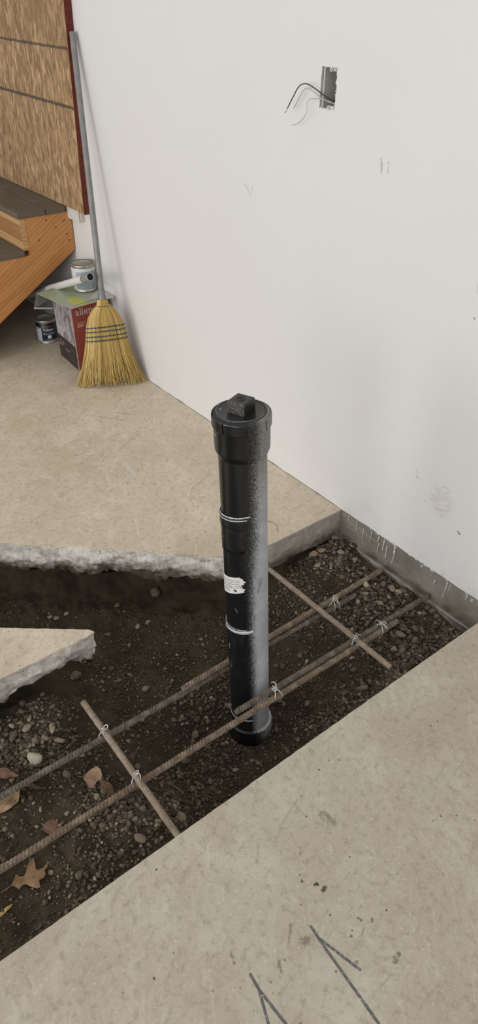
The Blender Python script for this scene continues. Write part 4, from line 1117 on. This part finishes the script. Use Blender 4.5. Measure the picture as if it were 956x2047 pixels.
LISTED = """-1.357,1.596,33,2 -1.238,1.535,20,2 -1.117,1.465,24,3 -1.093,1.523,24,1 -1.057,1.529,29,2 -1.031,1.536,24,2 -1.034,1.487,23,2 -1.033,1.448,20,2 -1.079,1.423,22,1 -0.919,1.531,21,1 -0.905,1.563,26,1 -0.882,1.553,21,1 -0.915,1.418,27,2 -0.868,1.432,21,1 -0.922,1.399,14,1 -0.898,1.467,24,1 -0.879,1.482,18,1 -1.049,1.398,15,2 -1.090,1.399,18,2 -0.926,1.565,20,1 -0.922,1.338,19,1 -0.819,1.507,16,1 -0.837,1.538,13,1 -1.372,1.486,24,1 -1.339,1.467,25,2 -1.349,1.435,27,2 -1.353,1.523,20,1 -1.287,1.511,22,2 -1.267,1.489,25,1 -1.272,1.387,18,1 -1.268,1.446,21,1 -1.269,1.417,14,0 -1.072,1.373,17,1 -1.075,1.315,18,1 -1.054,1.330,17,0 -1.360,1.386,21,0 -1.383,1.358,18,0 -1.210,1.477,17,1 -0.896,1.232,17,1 -0.882,1.223,16,1 -0.872,1.242,19,1 -0.867,1.206,28,1 -0.904,1.168,16,1 -0.893,1.152,15,1 -0.865,1.116,21,0 -0.895,1.103,22,0 -0.912,1.140,14,1 -0.852,1.137,17,1 -1.038,1.041,21,1 -0.855,1.274,14,1 -0.822,1.307,15,1 -0.836,1.303,15,0 -1.177,1.229,17,0 -1.136,1.120,20,0 -1.134,1.137,13,0 -0.844,1.361,16,0 -1.066,1.277,15,1 -0.872,1.167,14,0 -1.153,1.104,17,1 -1.299,0.314,25,2 -1.315,0.329,15,2 -1.322,0.303,11,2 -1.253,0.366,19,2 -1.245,0.338,18,2 -1.235,0.357,15,1 -1.223,0.367,25,2 -1.202,0.333,19,1 -1.230,0.278,15,2 -1.247,0.295,15,2 -1.356,0.322,17,1 -1.344,0.351,14,1 -1.380,0.397,16,1 -1.324,0.400,17,1 -1.386,0.339,17,0 -1.261,0.238,12,1 -1.285,0.236,13,1 -1.121,0.338,20,1 -1.162,0.402,16,1 -1.252,0.272,12,1 -1.223,0.260,13,1 -1.168,0.301,12,1 -1.196,0.235,13,1 -1.175,0.213,14,2 -1.162,0.190,12,1 -1.199,0.196,12,1 -1.117,0.371,9,2 -1.088,0.307,9,1 -1.277,0.427,13,1 -1.215,0.407,13,1 -1.163,0.423,12,1 -1.142,0.434,11,1 -1.152,0.446,11,1 -1.298,0.272,27,1 -1.202,0.289,40,3 -1.479,0.539,41,1 -0.842,0.231,19,1 -0.834,0.244,10,0 -0.915,0.354,18,0 -0.921,0.333,12,0 -0.895,0.185,12,2 -0.880,0.185,10,0 -0.855,0.285,11,1 -0.831,0.308,9,1 -0.854,0.251,10,0 -0.841,0.202,10,1 -0.853,0.184,13,0 -0.996,0.280,11,2 -0.873,0.310,8,3 -1.016,0.208,9,2 -0.995,0.361,18,2 -0.976,0.105,15,2 -0.847,0.158,8,2 -1.029,0.153,10,0 -0.876,0.268,8,1 -1.081,0.525,20,1 -1.115,0.531,24,0 -0.985,0.544,19,1 -0.977,0.565,18,1 -1.002,0.573,17,1 -0.915,0.515,12,2 -0.879,0.514,18,2 -0.841,0.513,24,2 -0.898,0.433,21,2 -0.827,0.386,26,1 -0.800,0.415,17,1 -0.903,0.480,18,1 -0.879,0.475,13,1 -0.842,0.446,15,2 -0.910,0.390,14,1 -0.878,0.400,12,1 -0.862,0.407,16,1 -1.045,0.660,21,1 -0.992,0.721,21,1 -0.962,0.487,18,0 -0.952,0.449,21,0 -0.889,0.598,14,1 -0.877,0.528,12,1 -0.939,0.544,16,1 -0.817,0.508,14,1 -0.810,0.452,15,0 -0.853,0.391,11,1 -0.882,0.446,12,1 -1.012,0.522,12,0 -0.889,0.373,10,1 -0.866,0.366,10,1 -1.670,0.962,40,1 -1.699,0.821,20,1 -1.774,0.656,16,2 -1.780,0.620,18,2 -1.795,0.604,16,2 -1.569,0.825,17,2 -1.572,0.870,16,2 -1.601,0.724,17,1 -1.516,0.757,14,1 -1.324,0.702,19,2 -1.388,0.792,13,1 -1.291,0.760,16,0 -1.223,0.876,16,0 -1.227,0.772,18,1 -1.397,0.648,14,1 -1.897,0.503,20,0 -1.185,0.816,18,1 -1.119,0.749,26,1 -1.185,0.717,19,1 -1.178,0.742,19,1 -1.153,0.814,14,2 -1.139,0.811,16,1 -1.157,0.782,19,0 -0.946,0.771,15,2 -0.942,0.829,16,1 -0.947,0.742,19,0 -0.922,0.838,15,1 -1.059,1.036,21,1 -0.921,0.672,18,0 -1.083,0.840,14,1 -0.961,0.890,12,1 -1.003,0.785,15,0"""
TONE_WORD = ('dark', 'brown', 'tan', 'pale')
def region(x, y, tone):
    if x < -1.40 or (y > .55 and x < -1.16 and y < 1.22): p = 'on the side trench soil left of the pipe'
    elif y > 1.22 and x < -1.13: p = 'in the gravel between far slab and rear rebars'
    elif y > 1.22 and x < -.95: p = 'in the gravel between the two rebar pairs'
    elif y > 1.22: p = 'in the gravel between front rebars and near slab'
    elif y > .92: p = 'between the far crossbar and the pipe foot'
    elif y > .60: p = 'in the hollow between the pipe foot and near crossbar'
    elif x < -1.10 and y > .2: p = 'in the pile between broken slab and dark rebar'
    elif x > -.97 and y > .30: p = 'in the heap under the near crossbar end'
    elif x > -1.10 and y > .30: p = 'by the rounded leaves between the rebars'
    else: p = 'on the soil around the oak leaf'
    return TONE_WORD[tone]+' stones '+p, TONE_WORD[tone]+' stone '+p
rs = random.Random(5)
placed = []
shared = {}
OWN = {(310, 0): None}
n_stone = 0
def put_stone(x, y, mm, tone, label=None, scale=None, rot=None, lift=.28):
    global n_stone
    d = mm/1000; me = SM[tone][rs.randrange(8)]
    o = bpy.data.objects.new('stone', me); COL.objects.link(o)
    o.location = (x, y, soil_z(x, y)+d*lift); s = scale or (1, 1, 1)
    o.scale = (d*s[0], d*s[1], d*s[2])
    o.rotation_euler = rot or (rs.uniform(-.4, .4), rs.uniform(-.4, .4), rs.uniform(0, 6.28))
    grp, lb = region(x, y, tone)
    if label: tag(o, label, 'stone')
    else:
        size = 'large ' if mm > 23 else 'small ' if mm < 15.5 else 'mid-sized '
        tag(o, size+lb, 'stone', size+grp); shared.setdefault(size+grp, []).append(o)
    placed.append((x, y, d)); n_stone += 1
UNIQ = {0: ('tan rounded stone in the far corner where the slab meets the foundation', (1.15, .95, .8), None),
 145: ('tan stone stuck in the soil bank under the far slab edge', None, None),
 94: ('brown stone on the dirt mound just below the broken slab tip', None, None),
 93: ('pale broken concrete lump among brown stones beside the dark rebar', (1.0, .95, .7), (.3, .2, .4)),
 92: ('long narrow brown stone left of the pale concrete lump', (1.9, .75, .7), (0, .1, 2.45)),
 123: ('large flattened oval grey-brown stone beside the near slab, under the crossbar', (1.25, .9, .7), (0, 0, .35)),
 121: ('round tan stone against the near slab, just above the crossbar end', None, None),
 2: ('large pale stone next to the rusty rear rebar in the foundation gravel', None, None),
 12: ('flat tan stone just past the end of the short front rebar', None, None),
 41: ('reddish brown stone by the near slab, below the far crossbar end', None, None),
 95: ('brown round stone alone on soil between oak leaf and near slab', None, None),
 162: ('brown oval stone just behind the front rebar, left of the pipe foot', None, None),
 169: ('oblong brown stone in the hollow between pipe foot and near slab', None, None),
 65: ('tan oval stone at the pile edge nearest the dark rebar', (1.3, .85, .8), (0, 0, .6)),
 59: ('triangular tan stone at the top of the pile before the broken slab', None, None),
 4: ('wide tan stone beside the foundation ledge between the two rebar pairs', (1.2, .9, .7), None),
 97: ('dark grey stone between the crumpled red leaf and the near slab', None, None)}
for i, e in enumerate(LISTED.split()):
    x, y, mm, t = e.split(','); x, y = float(x), float(y)
    y = min(y, 1.556)
    lb, sc, ro = UNIQ.get(i, (None, None, None))
    put_stone(x, y, int(mm)*1.12, int(t), lb, sc, ro)
def dens(x, y):
    """how thick the gravel lies, 0..1"""
    g = lambda cx, cy, r: math.exp(-((x-cx)**2+(y-cy)**2)/r**2)
    d = .20+.80*float(sst(1.12, 1.35, y))*float(sst(-1.5, -1.3, x))+.85*g(-.85, .42, .15)+.8*g(-1.26, .31, .13)+.5*g(-.82, 1.12, .16)+.30*g(-1.0, .75, .22)+.25*g(-1.3, .95, .25)
    d *= .55+.9*max(0, noise.noise((x*7, y*7, 3))+.35)
    return min(1, d)
def inside(x, y):
    if x > -.728 or y > 1.562 or y < .0: return False
    if x < -1.37 and (-.73*(x+1.535)+.68*(y-.971)) > -.005: return False
    if x < -1.37 and y > 1.1: return False
    if x < -1.375 and (.73*(x+1.47)-.68*(y-.477)) > -.01 and y < .57: return False
    if (x+1.047)**2+(y-.909)**2 < .069**2: return False
    return x > -2.1
tries = 0
while n_stone < 298 and tries < 60000:
    tries += 1
    x, y = rs.uniform(-1.7, -.73), rs.uniform(.02, 1.56)
    if not inside(x, y) or rs.random() > dens(x, y)**1.6: continue
    d = min(.026, max(.011, rs.lognormvariate(math.log(.0155), .28)))
    if any((x-a)**2+(y-b)**2 < ((d+c)*.42)**2 for a, b, c in placed): continue
    put_stone(x, y, d*1000, rs.choice((0, 1, 1, 1, 2)))
# of each kind that looks alike, single out the ones that stand nearest to a landmark
for grp, os_ in shared.items():
    left = list(os_)
    for words_, key in ((', nearest pipe', lambda o: (o.location.x+1.05)**2+(o.location.y-.91)**2), (', nearest wall', lambda o: -o.location.y),
                        (', nearest near slab', lambda o: -o.location.x)):
        if len(os_) < 2 or not left: break
        o = min(os_, key=key)
        if o in left: o['label'] = o['label']+words_; del o['group']; left.remove(o)
    if len(os_) == 1: del os_[0]['group']
    elif len(left) == 1:
        del left[0]['group']
# the loose fine gravel, past counting: one mesh
def gravel():
    bm = bmesh.new(); bmesh.ops.create_icosphere(bm, subdivisions=1, radius=.5)
    bv = np.array([v.co for v in bm.verts]); bf = np.array([[v.index for v in f.verts] for f in bm.faces]); bm.free()
    V, F, k = [], [], 0; pts = []; rr = random.Random(21); t = 0
    while len(pts) < 21000 and t < 400000:
        t += 1; x, y = rr.uniform(-2.0, -.725), rr.uniform(.0, 1.566)
        if inside(x, y) and rr.random() < .10+.9*dens(x, y): pts.append((x, y))
    for x, y in pts:
        dd = dens(x, y)
        d = min(.016, rr.lognormvariate(math.log(.0034+.0052*dd), .42))
        s = np.array([rr.uniform(.9, 1.35), rr.uniform(.7, 1.05), rr.uniform(.5, .9)])*d
        p = bv*(1+rng.uniform(-.22, .22, (len(bv), 1)))*s
        a, b_ = rr.uniform(0, 6.28), rr.uniform(-.7, .7); ca, sa, cb_, sb = math.cos(a), math.sin(a), math.cos(b_), math.sin(b_)
        p = p @ np.array([[1, 0, 0], [0, cb_, -sb], [0, sb, cb_]]) @ np.array([[ca, -sa, 0], [sa, ca, 0], [0, 0, 1]])
        V.append(p+np.array([x, y, soil_z(x, y)+d*.30])); F.append(bf+k*len(bv)); k += 1
    return np.concatenate(V), np.concatenate(F)
V, F = gravel()
GRAVEL = mat_stone('fine_gravel', [(0, (.058, .045, .032)), (.45, (.108, .084, .060)), (.75, (.165, .129, .093)), (.93, (.25, .20, .147)), (1, (.40, .335, .26))], True)
o = link('gravel', np_mesh('gravel', V, F), GRAVEL, kind='stuff'); tag(o, 'fine brown gravel and crumbs strewn over the trench soil', 'gravel'); o['kind'] = 'stuff'
peb = bpy.data.objects.new('stone', SM[3][2]); COL.objects.link(peb); peb.location = (-.394, .500, .004); peb.scale = (.014, .011, .011); peb.rotation_euler = (.3, .2, 1)
tag(peb, 'small pale pebble alone on the near slab beside the marker arrow', 'stone')

# ------------------------------------------------------------------ leaves, twig, fibre
LTAN = mat_leaf('tan_leaf', (.30, .195, .105), (.42, .29, .17), None)
LOAK = mat_leaf('brown_leaf', (.20, .120, .058), (.30, .19, .10), None)
LRED = mat_leaf('red_brown_leaf', (.125, .066, .043), (.19, .105, .070), None)
LPINK = mat_leaf('pinkish_leaf', (.27, .165, .110), (.38, .245, .175), None)
LYEL = mat_leaf('yellow_leaf', (.42, .29, .09), (.55, .40, .15), None)
def leaf(label, c, size, rot, outline, mat, tilt=(0, 0), curl=.25, lift=.012, stem=.35, mid=((0, -.5), (0, .5)), name='fallen_leaf'):
    loc = Vector((c[0], c[1], soil_z(*c)+lift))
    root = thing(name, label, 'leaf', loc, None); root.rotation_euler = (tilt[0], tilt[1], rot)
    bm = bmesh.new(); vs = [bm.verts.new((x*size, y*size, 0)) for x, y in outline]; f = bm.faces.new(vs)
    bmesh.ops.triangulate(bm, faces=[f]); bmesh.ops.subdivide_edges(bm, edges=bm.edges[:], cuts=3, use_grid_fill=True)
    def h(x, y):
        u, v = x/size, y/size
        return size*(curl*(u*u*1.1+.5*v*v)-.04*math.cos(u*16)*.4+.09*noise.noise((u*3+c[0]*9, v*3, 4)))
    for v in bm.verts: v.co.z = h(v.co.x, v.co.y)
    r = bmesh.ops.extrude_face_region(bm, geom=bm.faces[:])
    for v in [g_ for g_ in r['geom'] if isinstance(g_, bmesh.types.BMVert)]: v.co.z += .0006
    mkb('leaf_blade', bm, mat, root, False)
    (x0, y0), (x1, y1) = mid; pts = []
    for k in range(9):
        t = k/8; x, y = (x0+(x1-x0)*t)*size, (y0+(y1-y0)*t)*size; pts.append((x, y, h(x, y)+.0008))
    tail = Vector((x0, y0))-Vector((x1, y1)); tail.normalize()
    p0 = Vector(pts[0]); st_ = [p0+Vector((tail.x, tail.y, -.1))*size*stem*q for q in (1, .66, .33)]
    V, F = tube_data(st_+pts, [.0008, .0009, .001]+[.001-.0006*k/8 for k in range(9)], 5); mk('midrib', V, F, mat_soft('leaf_rib', tuple(.75*v for v in (.3, .2, .11)), .7), root, True)
    return root
OAKW = ((-0.9141, 0.1458), [(-5, -45), (-14, -33), (-24, -26), (-18, -24), (-12, -21), (-10, -13), (-16, -4), (-28, 5), (-34, 12), (-36, 23), (-20, 20), (-6, 15), (1, 18), (1, 29), (-5, 45), (6, 37), (11, 29), (22, 27), (26, 20), (26, 9), (39, 5), (37, -2), (24, -12), (11, -18), (7, -23), (14, -35), (3, -39)])
TANW = ((-1.1184, 0.1796), [(-6, -40), (-21, -27), (-24, -12), (-23, 7), (-25, 25), (-24, 43), (-7, 36), (6, 28), (15, 20), (19, 9), (23, 0), (22, -9), (19, -18), (17, -28), (8, -36)])
PINKW = ((-1.0668, 0.3841), [(-14, -18), (-21, -11), (-23, -2), (-24, 12), (-19, 26), (-6, 30), (10, 26), (17, 17), (15, 5), (22, -6), (26, -19), (19, -23), (5, -19), (-6, -18)])
RED4W = ((-1.0038, 0.3956), [(-40, -1), (-34, 9), (-22, 17), (-8, 18), (5, 14), (31, 12), (43, 3), (33, -8), (19, -14), (8, -23), (-10, -18), (-25, -8)])
RED5W = ((-0.9791, 0.2371), [(-17, -24), (-21, -14), (-24, -1), (-23, 10), (-16, 10), (-16, 17), (-2, 13), (8, 18), (17, 17), (29, 11), (32, 1), (22, -4), (18, -12), (4, -18), (-8, -23)])
RED7W = ((-1.1924, 0.2068), [(-31, -21), (-25, -7), (-13, 9), (3, 15), (28, 25), (23, 16), (15, 8), (15, -4), (0, -17), (-15, -25)])
YELW = ((-0.8835, 0.0665), [(4, -20), (-4, -8), (-6, 6), (-4, 21), (1, 13), (4, 0), (5, -12)])
def leaf_mm(label, spec, mat, rib, tilt=(0, 0), curl=.25, lift=.008, stem=.3):
    (cx_, cy_), pts = spec; s = max(max(abs(a), abs(b)) for a, b in pts)*2/1000
    ol = [(a/1000/s, b/1000/s) for a, b in pts]
    return leaf(label, (cx_, cy_), s, 0, ol, mat, tilt, curl, lift, stem, tuple((a/1000/s, b/1000/s) for a, b in rib))
leaf_mm('brown pointed-lobed oak leaf lying on the soil near the slab edge', OAKW, LOAK, ((-4, -43), (2, 34)), (.03, -.03), .07, .009)
leaf_mm('large tan leaf partly under the dark rebar', TANW, LTAN, ((-20, 34), (16, -26)), (.06, -.08), .16, .008, .1)
leaf_mm('small reddish curled leaf above the dark rebar, near the broken slab', RED7W, LRED, ((-28, -20), (24, 22)), (.1, .1), .35, .012, .1)
leaf_mm('pinkish-brown rounded leaf tilted up beside the near crossbar', PINKW, LPINK, ((-18, -16), (18, 12)), (.20, .10), .25, .018)
leaf_mm('dark reddish leaf just below the pinkish rounded leaf', RED4W, LRED, ((-36, 2), (36, -4)), (.05, .1), .22, .006, .05)
leaf_mm('crumpled dark red leaf under the front rebar', RED5W, LRED, ((-22, -16), (26, 4)), (.05, -.05), .45, .004, .1)
leaf_mm('narrow yellow leaf sliver beside the near slab', YELW, LYEL, ((3, -18), (-3, 18)), (.0, .1), .2, .006, .05)
tw = mk('twig', *tube_data(smooth_path([(-.985, .560, soil_z(-.985, .560)+.006), (-.955, .572, soil_z(-.955, .572)+.008), (-.925, .578, soil_z(-.925, .578)+.007)], 4), .0042, 8), LRED, None, True)
tag(tw, 'short brown twig among stones by the near crossbar', 'twig')
fb = mk('fibre', *tube_data(smooth_path([(-1.485, 1.330, .0012), (-1.462, 1.337, .004), (-1.437, 1.333, .004), (-1.412, 1.316, .0012)], 5), .0006, 5), mat_soft('dark_fibre', (.05, .04, .03), .7), None, True)
tag(fb, 'thin dark hair-like fibre on the far slab right of the pipe', 'fibre')
